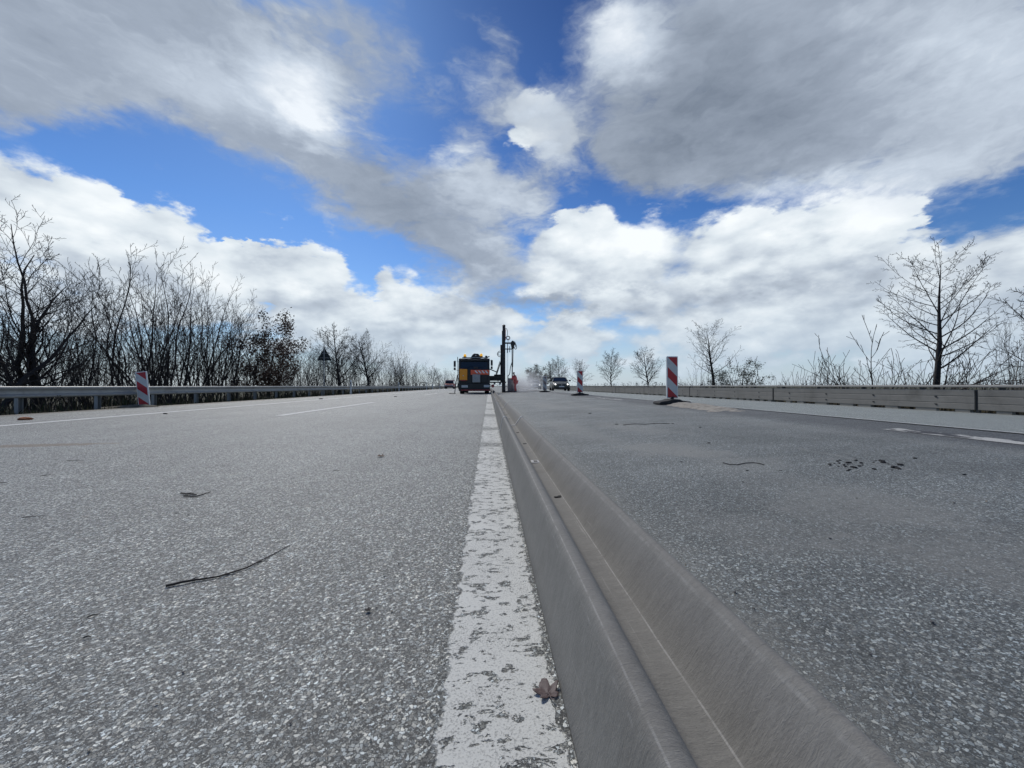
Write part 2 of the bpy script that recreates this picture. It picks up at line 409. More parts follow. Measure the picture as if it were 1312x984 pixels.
def light_strip_mat():
    m, n, b = material('light_asphalt'); pos = wpos(n)
    c, h = asphalt_color(n, pos, 0.17, 0.27, 0.75, (0.97, 1.05, 0.97), stone=110)
    c = n.mix(1.0, c, n.math('MULTIPLY_ADD', n.noise(pos, 0.8, 5, .6).outputs['Fac'], 0.3, 0.85), 'MULTIPLY')
    n.link(c, b.inputs['Base Color']); b.inputs['Roughness'].default_value = 0.7
    bumpn(n, b, h, 0.7, 0.004)
    return m

def line_mat(kind):
    """thermoplastic road paint, worn through to the asphalt"""
    m, n, b = material('road_paint_' + kind)
    pos, ca, ha = road_left_shader(n)
    sp = n.new('ShaderNodeSeparateXYZ'); n.link(pos, sp.inputs[0]); X = sp.outputs[0]; Y = sp.outputs[1]
    st = n.noise(n.vmath('MULTIPLY', pos, (19, 30, 1)), 1.0, 5, 0.62, 0.25).outputs['Fac']
    st2 = n.noise(n.vmath('MULTIPLY', pos, (26, 70, 1)), 1.0, 4, 0.65, 0.1).outputs['Fac']
    edge = n.noise(pos, 16, 5, 0.65).outputs['Fac']
    if kind == 'broad':
        thr = n.smooth(Y, 0.9, 2.6, 0.590, 0.575)
        holes = n.smooth(st, n.math('SUBTRACT', thr, 0.014), n.math('ADD', thr, 0.014))
        cracks = n.smooth(st2, 0.625, 0.645)
        dx = n.math('ABSOLUTE', n.math('SUBTRACT', X, 0.020))
        e = n.smooth(n.math('MULTIPLY_ADD', n.math('SUBTRACT', edge, 0.5), 0.075, dx), 0.108, 0.116)
        bare = n.math('MAXIMUM', n.math('MAXIMUM', holes, cracks), e)
        gp_ = n.noise(n.vmath('MULTIPLY', pos, (7, 13, 1)), 1.0, 6, 0.66, 0.5).outputs['Fac']
        bare = n.math('MAXIMUM', bare, n.smooth(gp_, 0.600, 0.615))
        # stretches rubbed down by tyres crossing the line
        mid = n.noise(n.vmath('MULTIPLY', pos, (12, 18, 1)), 1.0, 5, 0.65).outputs['Fac']
        for (y0, w) in ((4.05, .20), (5.55, .28), (8.1, .55), (10.2, .3), (14, 1.0)):
            s_ = n.smooth(n.math('ABSOLUTE', n.math('SUBTRACT', Y, y0)), w, w * .4)
            bare = n.math('MAXIMUM', bare, n.math('MULTIPLY', s_, n.smooth(mid, 0.40, 0.5)))
        # the corner by the barrier where the paint has broken out
        g = G(716, 905); q = spot(n, pos, g.x + .01, g.y, .035, .09, 0, edge, (0.25, 0.3)); bare = n.math('MAXIMUM', bare, q)
        g = G(640, 770); q = spot(n, pos, g.x - .03, g.y + .01, .035, .012, R(-25), edge, (0.25, 0.3)); bare = n.math('MAXIMUM', bare, q)
        white = (0.71, 0.715, 0.655)
    elif kind == 'thin':
        bare = n.smooth(st, 0.64, 0.70); white = (0.78, 0.79, 0.75)
    else:
        big = n.noise(n.vmath('MULTIPLY', pos, (5, 2.2, 1)), 1.0, 6, 0.7).outputs['Fac']
        bare = n.smooth(big, 0.47, 0.53); white = (0.55, 0.545, 0.50)
        ca = (0.055, 0.055, 0.058, 1)
    gr = n.noise(pos, 210, 5, 0.75).outputs['Fac']; gd = n.noise(pos, 5, 6, 0.6).outputs['Fac']
    pv_ = n.new('ShaderNodeTexVoronoi', voronoi_dimensions='2D'); n.put(pv_.inputs['Vector'], pos); pv_.inputs['Scale'].default_value = 330
    speck = n.smooth(gr, 0.49, 0.63)
    pc = n.mix(n.math('MULTIPLY', gd, 0.55), (*white, 1), (0.50, 0.50, 0.46, 1))
    pc = n.mix(n.math('MULTIPLY', n.math('MULTIPLY', speck, 0.8), n.smooth(gd, 0.35, 0.62, 0.35, 1.0)), pc, (0.13, 0.13, 0.125, 1))
    c = n.mix(bare, pc, ca)
    ph = n.math('MULTIPLY_ADD', gr, 0.35, 1.25)
    hh = n.new('ShaderNodeMix', data_type='FLOAT'); n.put(hh.inputs[0], bare); n.put(hh.inputs[2], ph); n.put(hh.inputs[3], n.math('MULTIPLY', ha, 0.7))
    n.link(c, b.inputs['Base Color']); b.inputs['Roughness'].default_value = 0.7
    bumpn(n, b, hh.outputs[0], 0.8, 0.004)
    return m

def barrier_mat():
    m, n, b = material('galvanised_steel_dusty'); pos = wpos(n)
    fine = n.noise(pos, 220, 4, 0.65).outputs['Fac']; mid = n.noise(pos, 9, 6, 0.65).outputs['Fac']
    # fibrous spangle: streaks running down the sheet
    st = n.noise(n.vmath('MULTIPLY', pos, (18, 75, 12)), 1.0, 5, 0.6, 1.2).outputs['Fac']
    st2 = n.noise(n.vmath('MULTIPLY', pos, (70, 190, 60)), 1.0, 3, 0.6, 1.5).outputs['Fac']
    k = n.math('ADD', n.math('MULTIPLY_ADD', st, 0.50, 0.22), n.math('ADD', n.math('MULTIPLY', mid, 0.42), n.math('MULTIPLY', n.math('ADD', fine, st2), 0.32)))
    c = n.mix(1.0, (0.218, 0.212, 0.192, 1), k, 'MULTIPLY')
    sp = n.new('ShaderNodeSeparateXYZ'); n.link(pos, sp.inputs[0]); X = sp.outputs[0]; Z = sp.outputs[2]
    # highlights painted along the folds as bright scratched lines, scuffed and interrupted
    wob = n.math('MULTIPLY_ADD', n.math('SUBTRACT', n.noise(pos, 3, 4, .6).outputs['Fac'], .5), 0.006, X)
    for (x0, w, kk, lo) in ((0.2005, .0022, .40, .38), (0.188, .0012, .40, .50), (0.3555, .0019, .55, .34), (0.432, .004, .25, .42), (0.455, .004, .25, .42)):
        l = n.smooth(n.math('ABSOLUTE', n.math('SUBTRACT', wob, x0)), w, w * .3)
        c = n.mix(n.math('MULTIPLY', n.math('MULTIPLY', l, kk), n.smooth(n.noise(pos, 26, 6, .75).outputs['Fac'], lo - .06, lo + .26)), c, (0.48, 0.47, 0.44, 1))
    sc_ = n.noise(n.vmath('MULTIPLY', pos, (60, 1.6, 60)), 1.0, 4, 0.7).outputs['Fac']
    c = n.mix(n.math('MULTIPLY', n.smooth(sc_, 0.64, 0.70), 0.35), c, (0.40, 0.39, 0.36, 1))
    blot = n.noise(pos, 2.3, 6, 0.7).outputs['Fac']
    c = n.mix(n.math('MULTIPLY', n.smooth(blot, 0.52, 0.68), 0.30), c, (0.11, 0.10, 0.085, 1))
    pit = n.noise(pos, 120, 3, 0.8).outputs['Fac']
    c = n.mix(n.math('MULTIPLY', n.smooth(pit, 0.70, 0.76), 0.6), c, (0.05, 0.045, 0.04, 1))
    # grit gathered in the trough
    tr = n.math('MULTIPLY', n.smooth(Z, 0.10, 0.081), n.smooth(mid, 0.35, 0.65))
    c = n.mix(n.math('MULTIPLY', tr, 0.0), c, (0.19, 0.18, 0.16, 1))
    tr2 = n.math('MULTIPLY', n.smooth(Z, 0.04, 0.0), n.smooth(mid, 0.3, 0.6)); c = n.mix(n.math('MULTIPLY', tr2, 0.5), c, (0.12, 0.115, 0.105, 1))
    n.link(c, b.inputs['Base Color']); b.inputs['Metallic'].default_value = 0.0; b.inputs['Specular IOR Level'].default_value = 0.2
    n.put(b.inputs['Roughness'], n.math('MULTIPLY_ADD', mid, 0.25, 0.6))
    bumpn(n, b, n.math('ADD', n.math('MULTIPLY', fine, .4), n.math('ADD', st2, st)), 0.55, 0.002)
    return m

M = {}
M['asph_l'] = road_left_mat(); M['asph_r'] = road_right_mat(); M['strip'] = light_strip_mat()
M['line'] = line_mat('broad'); M['line_thin'] = line_mat('thin'); M['line_worn'] = line_mat('worn')
M['barrier'] = barrier_mat()
M['black'] = simple('black_void', (0.006,)*3, 0.9)
M['lip'] = simple('worn_lip_steel', (0.50, 0.49, 0.46), 0.45, var=.25, scale=30)
M['rail'] = simple('galvanised_rail', (0.34, 0.345, 0.33), 0.5, 0.2, .22, 2.5, .15, bscale=120, dirt=((.12,.12,.11), .6))
M['post'] = simple('galvanised_post', (0.30, 0.31, 0.31), 0.5, 0.3, .2, 6)
M['wallsteel'] = simple('weathered_barrier_panel', (0.225, 0.212, 0.185), 0.62, 0.0, .22, 1.7, .3, bscale=90, dirt=((.12,.112,.095), .7))
M['cap'] = simple('weathered_cap_rail', (0.26, 0.25, 0.225), 0.5, 0.1, .2, 2.0)
M['bolt'] = simple('dark_bolt', (0.03,)*3, 0.5)
M['bark'] = simple('bark_dark', (0.038, 0.032, 0.029), 0.9, var=.45, scale=9, bump=.5, bscale=40)
M['bark2'] = simple('bark_grey', (0.085, 0.074, 0.062), 0.9, var=.4, scale=9, bump=.5, bscale=40)
M['twig'] = simple('twig_bark', (0.040, 0.031, 0.027), 0.85, var=.4, scale=3)
M['twig_pale'] = simple('twig_tan', (0.15, 0.115, 0.085), 0.85, var=.35, scale=3)
M['leaf_brown'] = simple('withered_leaf', (0.095, 0.050, 0.028), 0.7, var=.5, scale=5)
M['leaf_green'] = simple('dark_evergreen_leaf', (0.045, 0.058, 0.025), 0.6, var=.5, scale=5)
M['red'] = simple('retroreflective_red', (0.42, 0.006, 0.014), 0.35, var=.14, scale=14, dirt=((.16,.03,.03), .3))
M['white'] = simple('retroreflective_white', (0.56, 0.57, 0.55), 0.4, var=.10, scale=10, dirt=((.33,.33,.31), .5))
M['frame'] = simple('white_plastic', (0.85, 0.85, 0.80), 0.5, var=.08, scale=10, dirt=((.4,.39,.35), .5))
M['rubber'] = simple('recycled_rubber', (0.032, 0.031, 0.030), 0.85, var=.4, scale=20, bump=.6, bscale=90, dirt=((.14,.13,.11), .6))

# ------------------------------------------------------------------ the ground and the carriageways
def grid_sheet(name, xs, ys, zf, mat, kind='structure'):
    b = MB(); vs = []
    for y in ys:
        for x in xs: vs.append((x, y, zf(x, y)))
    nx = len(xs); fs = [(j*nx + i, j*nx + i + 1, (j+1)*nx + i + 1, (j+1)*nx + i) for j in range(len(ys) - 1) for i in range(nx - 1)]
    b.add(vs, fs); o = b.build(name, mat)
    for p in o.data.polygons: p.use_smooth = True
    tag(o, kind=kind); return o

m, n, b = material('winter_field'); pos = wpos(n)
f1 = n.noise(pos, 0.02, 4, .5).outputs['Fac']; f2 = n.noise(pos, 1.2, 6, .7).outputs['Fac']; f3 = n.noise(pos, 18, 4, .7).outputs['Fac']
c = n.ramp(f2, [(0.25, (0.020, 0.020, 0.011)), (0.5, (0.050, 0.054, 0.022)), (0.75, (0.105, 0.090, 0.045))])
far = n.ramp(f1, [(0.35, (0.06, 0.075, 0.025)), (0.55, (0.10, 0.085, 0.05)), (0.7, (0.05, 0.06, 0.025))])
c = n.mix(0.4, c, far); c = n.mix(1.0, c, n.math('MULTIPLY_ADD', f3, 1.0, .5), 'MULTIPLY')
n.link(c, b.inputs['Base Color']); b.inputs['Roughness'].default_value = 0.95; bumpn(n, b, f3, 1.0, 0.05)
M['field'] = m

def gz(x, y):
    if x < -10.3: return max(-0.02 - (-10.3 - x) * 0.16, -0.75)
    if x < 12.0: return -0.25
    return max(-0.06 - (x - 12.0) * 0.12, -0.5)
grid_sheet('ground', [-4000, -400, -60, -15, -12.5, -11.2, -10.32, -10.28, 0, 11.98, 12.02, 13, 14.5, 17, 60, 400, 4000],
           [-60, -10, 0, 10, 30, 60, 120, 300, 900, 4000], gz, M['field'])
YS = [-6, -2, 0, 1, 2, 4, 8, 14, 22, 34, 55, 90, 160, 300, 600]
XR = [0.505, 0.9, 1.5, 2.2, 3, 4.0, 4.7, 5.4, 7, 9, 11.0, 12.0]
grid_sheet('road', [-10.3, -7, -3, 0.49], YS, lambda x, y: 0.0, M['asph_l'])
grid_sheet('oncoming_road', [0.49] + XR, YS, lambda x, y: zr(x), M['asph_r'])
grid_sheet('hard_shoulder', [4.74, 5.4, 7, 9, 11.0, 12.0], YS, lambda x, y: zr(x) + 0.006, M['strip'])

# painted markings, each a thin sheet of paint on the asphalt
def marking(name, x0, x1, y0, y1, mat, k=0.004, steps=None):
    ys = [y for y in YS if y0 < y < y1]
    o = grid_sheet(name, [x0, x1], [y0] + ys + [y1], lambda x, y: zr(x) + k, mat)
    return o
marking('lane_marking', -0.112, 0.1445, -3, 500, M['line'])
marking('edge_marking', -7.64, -7.44, -6, 500, M['line_thin'])
yd0, yd1 = G(355, 532.8).y, G(478, 515.4).y
L_ = yd1 - yd0; per = 18.0
for k in range(-1, 12):
    marking('dash_marking', -4.44, -4.27, yd0 + k * per, yd0 + k * per + L_, M['line_thin'])
gp = G(1155, 549)
for a, bb in ((-3.0, gp.y), (G(800, 512.5).y, G(780, 510.6).y + 1.2), (24, 28), (36, 40), (48, 52)):
    marking('worn_marking', 4.12, 4.30, a, bb, M['line_worn'])
marking('strip_edge_marking', 4.76, 4.82, -4, 300, M['line_thin'], 0.010)

# ------------------------------------------------------------------ steel trough barrier down the middle
PROF = [(.145,0),(.147,.010),(.156,.030),(.170,.095),(.183,.160),(.1880,.179),(.1925,.1895),(.1975,.1960),(.2040,.1990),(.2130,.2000),(.2220,.1985),(.2310,.1930),(.2390,.1830),(.2480,.1650),(.2620,.1330),(.2760,.1040),(.2860,.0890),(.2945,.0825),(.3020,.0785),
        (.312,.0780),(.330,.0790),(.345,.0805),(.3520,.0825),(.3580,.0870),(.366,.0960),(.380,.1160),(.397,.1420),(.413,.1660),(.425,.1820),(.4345,.1925),(.443,.1985),(.4515,.1990),(.459,.1945),(.4655,.184),(.471,.165),(.494,.030),(.503,.010),(.505,0)]
def steel_barrier():
    root = empty('crash_barrier', (0, 0, 0))
    tag(root, 'low grey steel barrier with a trough along its top dividing the road', 'crash barrier')
    joints = [-3.3, 0.0 - 0.35] + [5.28 + 4.32 * k for k in range(0, 5)]
    joints += [joints[-1] + 6 * k for k in range(1, 12)]
    def sheet(y0, y1, off=0.0, ends=True):
        b = MB(); k = len(PROF); cx = .325
        pr = []
        for i, (x, z) in enumerate(PROF):
            a = PROF[max(i-1, 0)]; c = PROF[min(i+1, k-1)]
            t = Vector((c[0]-a[0], c[1]-a[1])).normalized(); nrm = Vector((-t.y, t.x))
            pr.append((x + nrm.x * off, max(z + nrm.y * off, 0)))
        m_ = max(1, int((y1 - y0) / 0.5))
        for j in range(m_ + 1):
            y = y0 + (y1 - y0) * j / m_
            b.v += [(x, y, z) for x, z in pr]
        for j in range(m_):
            for i in range(k - 1):
                b.f.append((j*k+i, j*k+i+1, (j+1)*k+i+1, (j+1)*k+i)); b.m.append(0)
        if ends:
            b.f.append(tuple(range(k))); b.m.append(0); b.f.append(tuple(m_*k + i for i in reversed(range(k)))); b.m.append(0)
        return b
    for i in range(len(joints) - 1):
        y0, y1 = joints[i] + .010, joints[i+1] - .008
        o = sheet(y0, y1).build('barrier_section', M['barrier'], root, smooth=True, angle=85)
        s = sheet(y1 - .055, y1 + .004, .0065).build('end_lip', M['lip'], o, smooth=True, angle=50)
        if joints[i+1] < 30:
            s = sheet(y1 + .020, y1 + .070, .005).build('end_lip', M['barrier'], o, smooth=True, angle=50)
    # drain slots in the floor of the trough
    zf = .0805
    for k, y in enumerate([1.02 - .02, 1.86, 2.73, 3.59, 4.45, 6.3, 7.2, 8.2, 9.0, 10.9, 12.4, 13.2, 15.2]):
        if k == 0: continue
        plate = (k in (2, 7))
        o = empty('drain_slot', (.330 if plate else .334, y, zf - (.0005 if plate else .0008))); o.parent = root
        if plate:
            MB().box(-.030, .030, -.045, .045, -.002, .004).build('slot_plate', M['lip'], o, bevel=.003)
            MB().box(-.012, .014, -.018, .018, .0035, .0052).build('slot_opening', M['black'], o)
        else:
            pts = [(-.016, -.013), (.014, -.016), (.022, -.004), (.020, .018), (.008, .016), (-.004, .002), (-.018, 0)]
            MB().prism(pts, -.001, .0028, axis='z').build('slot_opening', M['black'], o)
    return root
steel_barrier()

# ------------------------------------------------------------------ guardrail on the left verge
def left_guardrail():
    root = empty('guardrail', (-10.6, 0, 0))
    tag(root, 'long galvanised W-beam guardrail on posts in front of the bare hedge', 'guardrail')
    # section in (x towards the road, z)
    P = [(0,.595),(.012,.607),(.035,.612),(.062,.606),(.078,.588),(.080,.565),(.066,.545),(.028,.522),(.018,.505),(.016,.455),(.022,.438),(.062,.415),(.076,.396),(.074,.372),(.058,.354),(.032,.348),(.010,.356)]
    L = 4.0; y = -2.0; k = len(P)
    while y < 150:
        b = MB()
        for yy in (y, y + L + .03):
            o_ = 0.0 if yy == y else .004
            b.v += [(x + o_, yy, z) for x, z in P] + [(x + o_ - .006, yy, z - .0) for x, z in P]
        for i in range(k - 1):
            b.f.append((i, i+1, 2*k+i+1, 2*k+i)); b.f.append((k+i, 3*k+i, 3*k+i+1, k+i+1)); b.m += [0, 0]
        b.build('rail_beam', M['rail'], root, smooth=True, angle=40)
        if 2 < y < 34:
            for zz in (.58, .38):
                for dy in (.04, .10): MB().tube([(.05, y + dy, zz), (.092, y + dy, zz)], .011, 6).build('splice_bolt', M['bolt'], root)
        y += L if y < 70 else L
    Y = 9.4 - 1.77 * 6; i = 0
    me = None
    while Y < 120:
        if me is None:
            b = MB(); b.box(-.115, -.105, -.05, .05, -.5, .56); b.box(-.105, -.03, -.05, -.044, -.5, .56); b.box(-.105, -.03, .044, .05, -.5, .56)
            b.box(-.03, .008, -.03, .03, .40, .57)
            o = b.build('post', M['post'], root); me = o.data
        else:
            o = bpy.data.objects.new('post', me); COL.objects.link(o); o.parent = root
        o.location = (0, Y, 0); o.rotation_euler = (0, 0, random.uniform(-.04, .04)); Y += 1.77; i += 1
    # soil and mown grass edge under the rail is in the verge
left_guardrail()

# ------------------------------------------------------------------ panelled barrier on the right
def right_barrier():
    X0 = 11.6
    root = empty('barrier_wall', (X0, 0, 0))
    tag(root, 'grey panelled roadside barrier with cap rail on the far right', 'barrier wall')
    # face section, road side is -x : (x, z)
    P = [(.02,.045),(0,.05),(0,.185),(.010,.190),(.010,.200),(0,.205),(0,.355),(.010,.360),(.010,.372),(0,.378),(-.004,.50),(.0,.522),(.012,.53),(.10,.53),(.12,.50),(.12,.045)]
    edge = [15.07 - 6.57 * 3 + 6.57 * k for k in range(0, 22)]
    for i in range(len(edge) - 1):
        y0, y1 = edge[i] + .035, edge[i+1] - .035
        jig = random.uniform(-.006, .006)
        b = MB(); b.prism([(x + jig, z) for x, z in P], y0, y1, 0)
        o = b.build('wall_panel', M['wallsteel'], root, bevel=.004)
        # runners the panel stands on leave the ragged dark slot at the foot
        fb = MB(); yy = y0 + .1
        while yy < y1 - .5:
            w = random.uniform(.18, .5); fb.box(.015, .10, yy, yy + w, -.05, .046); yy += w + random.uniform(.15, .6)
        fb.build('foot_block', M['wallsteel'], o)
        MB().box(.03, .09, y0 - .035 - .034, y0 - .001, -.05, .50).build('joint_post', M['bolt'], o)
        for q in range(4):
            yb = edge[i] + .82 + 1.63 * q
            if yb > 45: break
            for zb in (.145, .338):
                mb = MB(); mb.tube([(-.014, yb, zb), (.012, yb, zb)], .024, 6); mb.tube([(-.006, yb + .03, zb + .012), (.01, yb + .03, zb + .012)], .016, 5)
                mb.build('panel_bolt', M['bolt'], o)
    y = -6
    while y < 130:
        b = MB()
        c = [(-.035,.588),(-.040,.61),(-.028,.634),(.0,.646),(.07,.647),(.115,.634),(.13,.61),(.125,.588)]
        b.prism(c, y, y + 12.0 - .012, 0); b.build('cap_rail', M['cap'], root, smooth=True, angle=40)
        st = MB(); yy = y + .4
        while yy < y + 11.6: st.box(.03, .09, yy, yy + .08, .52, .60); yy += 1.63
        st.build('cap_bracket', M['bolt'], root)
        y += 12.0
right_barrier()

# ------------------------------------------------------------------ marker beacons (red and white panels)
def stripe_board(w, h, th, name='stripe_panel', parent=None, flip=False):
    """front face cut into diagonal stripes falling to the right"""
    b = MB(); hw = w / 2
    per = h * .49; slope = .24 * h / w
    def add_poly(poly, mi):
        n_ = len(poly)
        if n_ < 3: return
        b.add([(x, -th / 2 - .0015, z) for x, z in poly], [tuple(range(n_))], mi)
    # stripes: bands of constant s = z + slope*x
    def clip(poly, f):
        out = []
        for i in range(len(poly)):
            p, q = poly[i], poly[(i+1) % len(poly)]; a, c = f(p), f(q)
            if a >= 0: out.append(p)
            if (a >= 0) != (c >= 0):
                t = a / (a - c); out.append((p[0] + (q[0]-p[0]) * t, p[1] + (q[1]-p[1]) * t))
        return out
    rect = [(-hw, 0), (hw, 0), (hw, h), (-hw, h)]
    s = -slope * hw - per * 2; k = 0
    s0 = h - slope * hw * -1
    # the top red wedge starts exactly at the upper left corner
    top = h - slope * hw
    lv = top + per * 3; red = True
    bounds = []
    cur = top            # boundary through the upper left corner
    lvl = [cur + per * 0.5 * j for j in range(4, -12, -1)]
    for j in range(len(lvl) - 1):
        hi, lo = lvl[j], lvl[j+1]
        poly = clip(clip(rect, lambda p: (p[1] + slope * p[0]) - lo), lambda p: hi - (p[1] + slope * p[0]))
        mid_above = (lo >= top - 1e-6)
        idx = j - 4
        is_red = (idx % 2 != 0)
        add_poly(poly, 0 if is_red else 1)
    o = b.build(name, [M['red'], M['white']], parent)
    return o

def beacon(name, loc, label, h=1.0, w=.25, rz=0, lean=(0, 0), base=True, back=False, group='red and white marker beacons'):
    root = empty(name, loc, rz); root.rotation_euler = (lean[0], lean[1], rz)
    tag(root, label, 'beacon', group)
    z0 = .145
    if base:
        b = MB(); prof = [(-.40, 0), (-.40, .045), (-.36, .070), (-.17, .095), (-.10, .125), (.10, .125), (.17, .095), (.36, .070), (.40, .045), (.40, 0)]
        b.prism(prof, -.20, .20)
        o = b.build('rubber_base', M['rubber'], root, bevel=.02)
        MB().box(-.035, .035, -.03, .03, .10, .19).build('foot_socket', M['rubber'], o, bevel=.006)
    fr = MB(); fw = w / 2 + .016; th = .055
    # hollow plastic body with rounded edge
    fr.box(-fw, fw, -th/2 + .004, th/2, z0, z0 + h + .03)
    fo = fr.build('panel_body', M['frame'], root, bevel=.012, seg=3)
    sp = stripe_board(w - .012, h - .012, th, 'stripe_panel', root)
    sp.location = (0, .0, z0 + .018)
    return root

g = G(861, 518.5); beacon('marker_beacon', (XY(861, 9.2), 9.2, zr(4.36)), 'large red and white striped beacon on a dark rubber foot beside the sand')
g2 = (XY(743, 17.95), 17.95)
b2 = beacon('marker_beacon', (g2[0], g2[1], zr(g2[0])), 'smaller striped beacon standing further off beside the parked-looking silver car')
b2['label'] = 'mid-distance red and white beacon just right of the dark green car'
b3 = beacon('marker_beacon', (XY(698, 28.2), 28.2, zr(4.2)), 'faded pale beacon between the two oncoming cars')
for ch in b3.children:
    if ch.name.startswith('stripe_panel'):
        ch.data = ch.data.copy(); ch.data.materials[0] = simple('backside_dull_red', (.26, .20, .18), .6); ch.data.materials[1] = simple('backside_grey', (.42, .43, .42), .6)
b2b = G(186, 521)
beacon('marker_beacon', (b2b.x, b2b.y, 0.0), 'leaning red and white beacon in front of the left guardrail', lean=(R(-4), R(-7)), rz=R(14), base=False).location.z = -.115

# white delineator posts along the left guardrail
def delineator():
    root = empty('delineator_post', (0, 0, 0))
    b = MB(); b.prism([(-.06, -.05), (0, -.062), (.06, -.05), (.045, .035), (0, .05), (-.045, .035)], 0, 1.0, axis='z')
    b.build('post_body', M['frame'], root, bevel=.006)
    t = MB(); t.prism([(-.055, -.048), (0, -.060), (.055, -.048), (.042, .032), (0, .045), (-.042, .032)], 1.0, 1.06, axis='z'); t.build('post_top', M['frame'], root)
    r = MB(); r.box(-.02, .02, -.068, -.058, .74, .90); r.build('reflector', M['bolt'], root)
    return root
lab = ['nearest white delineator post at the left guardrail', 'second white delineator post along the left guardrail', 'third white delineator post along the left guardrail', 'fourth, far white delineator post before the red van', 'farthest white delineator post left of the red van']
dl = None
for i, px in enumerate((449.5, 511.3, 546.5, 554.3, 563.6)):
    X = -10.3; Y = PX(px, X)
    if dl is None: dl = delineator(); o = dl
    else: o = copy_tree(dl)
    o.location = (X, Y, 0); o.rotation_euler = (R(random.uniform(-1, 1)), R(random.uniform(-1.5, 1.5)), 0)
    tag(o, lab[i], 'post', 'white delineator posts')

# triangular warning sign seen from behind
root = empty('road_sign', (XY(415.5, PX(415.5, -11.4)), PX(415.5, -11.4), -.2)); tag(root, 'triangular traffic sign on a pole seen from its dark back', 'road sign')
zt = zat(446, root.location.x, root.location.y) + .2
M['signback'] = simple('sign_back', (0.028, 0.036, 0.035), 0.6, .0, .2, 8)
s = .98; pts = [(-s/2 + .03, zt - .86), (s/2 - .03, zt - .86), (s/2, zt - .82), (.03, zt), (-.03, zt), (-s/2, zt - .82)]
MB().prism(pts, 0, .02).build('sign_plate', M['signback'], root, bevel=.003)
b = MB(); b.box(-.30, .30, -.03, -.001, zt - .70, zt - .66); b.box(-.16, .16, -.03, -.001, zt - .38, zt - .34); b.build('clamp_bar', M['post'], root)
MB().tube([(0, -.05, 0), (0, -.05, zt - .05)], .035, 10).build('sign_pole', M['post'], root, smooth=True)

# ------------------------------------------------------------------ bare winter trees
def rot_dir(d, ang, az_):
    u = d.orthogonal().normalized(); w = d.cross(u)
    s = u * math.cos(az_) + w * math.sin(az_)
    return (d * math.cos(ang) + s * math.sin(ang)).normalized()

def grow(rg, T, B, p, d, L, r, lev, S, tips):
    lv = S['levels'][lev]; nseg = lv['seg']; pts = [p.copy()]; rad_ = [r]; dirs = [d.copy()]
    q = p.copy(); dd = d.copy(); sl = L / nseg
    for i in range(nseg):
        wob = lv['wob']
        dd = (dd + Vector((rg.gauss(0, wob), rg.gauss(0, wob), rg.gauss(0, wob * .7))) + Vector((0, 0, lv['up']))).normalized()
        q = q + dd * sl; pts.append(q.copy()); dirs.append(dd.copy())
        t = (i + 1) / nseg; rad_.append(max(r * (1 - t * lv['taper']), S['rmin']))
    tgt = T if lev <= S['trunk_lev'] else B
    tgt.tube(pts, rad_, lv['sides'], caps=False)
    if lev + 1 >= len(S['levels']):
        tips.append((pts[-1], dd)); tips.append((pts[len(pts)//2], dd)); return
    nx = S['levels'][lev + 1]; nb = nx['n']; nb = max(1, int(nb * rg.uniform(.75, 1.25) * (0.5 + 0.5 * min(1, L / lv['Lref']))))
    az0 = rg.uniform(0, 6.28)
    for k in range(nb):
        t = lv['start'] + (1 - lv['start']) * ((k + rg.uniform(0.1, .9)) / nb); t = min(t, .985)
        f = t * nseg; i = min(int(f), nseg - 1); fr = f - i
        pos_ = pts[i].lerp(pts[i+1], fr); rr = rad_[i] * (1 - fr) + rad_[i+1] * fr
        az_ = az0 + k * 2.4 + rg.uniform(-.5, .5)
        ang = R(nx['ang'] + rg.uniform(-nx['dang'], nx['dang']))
        cd = rot_dir(dirs[i], ang, az_)
        shape = S['shape'](t) if lev == 0 else (1 - .55 * t)
        cl = L * nx['len'] * shape * rg.uniform(.7, 1.2) if lev > 0 else S['H'] * nx['len'] * shape * rg.uniform(.75, 1.2)
        grow(rg, T, B, pos_, cd, cl, max(rr * nx['rk'] * rg.uniform(.7, 1), S['rmin']), lev + 1, S, tips)
    tips.append((pts[-1], dd))

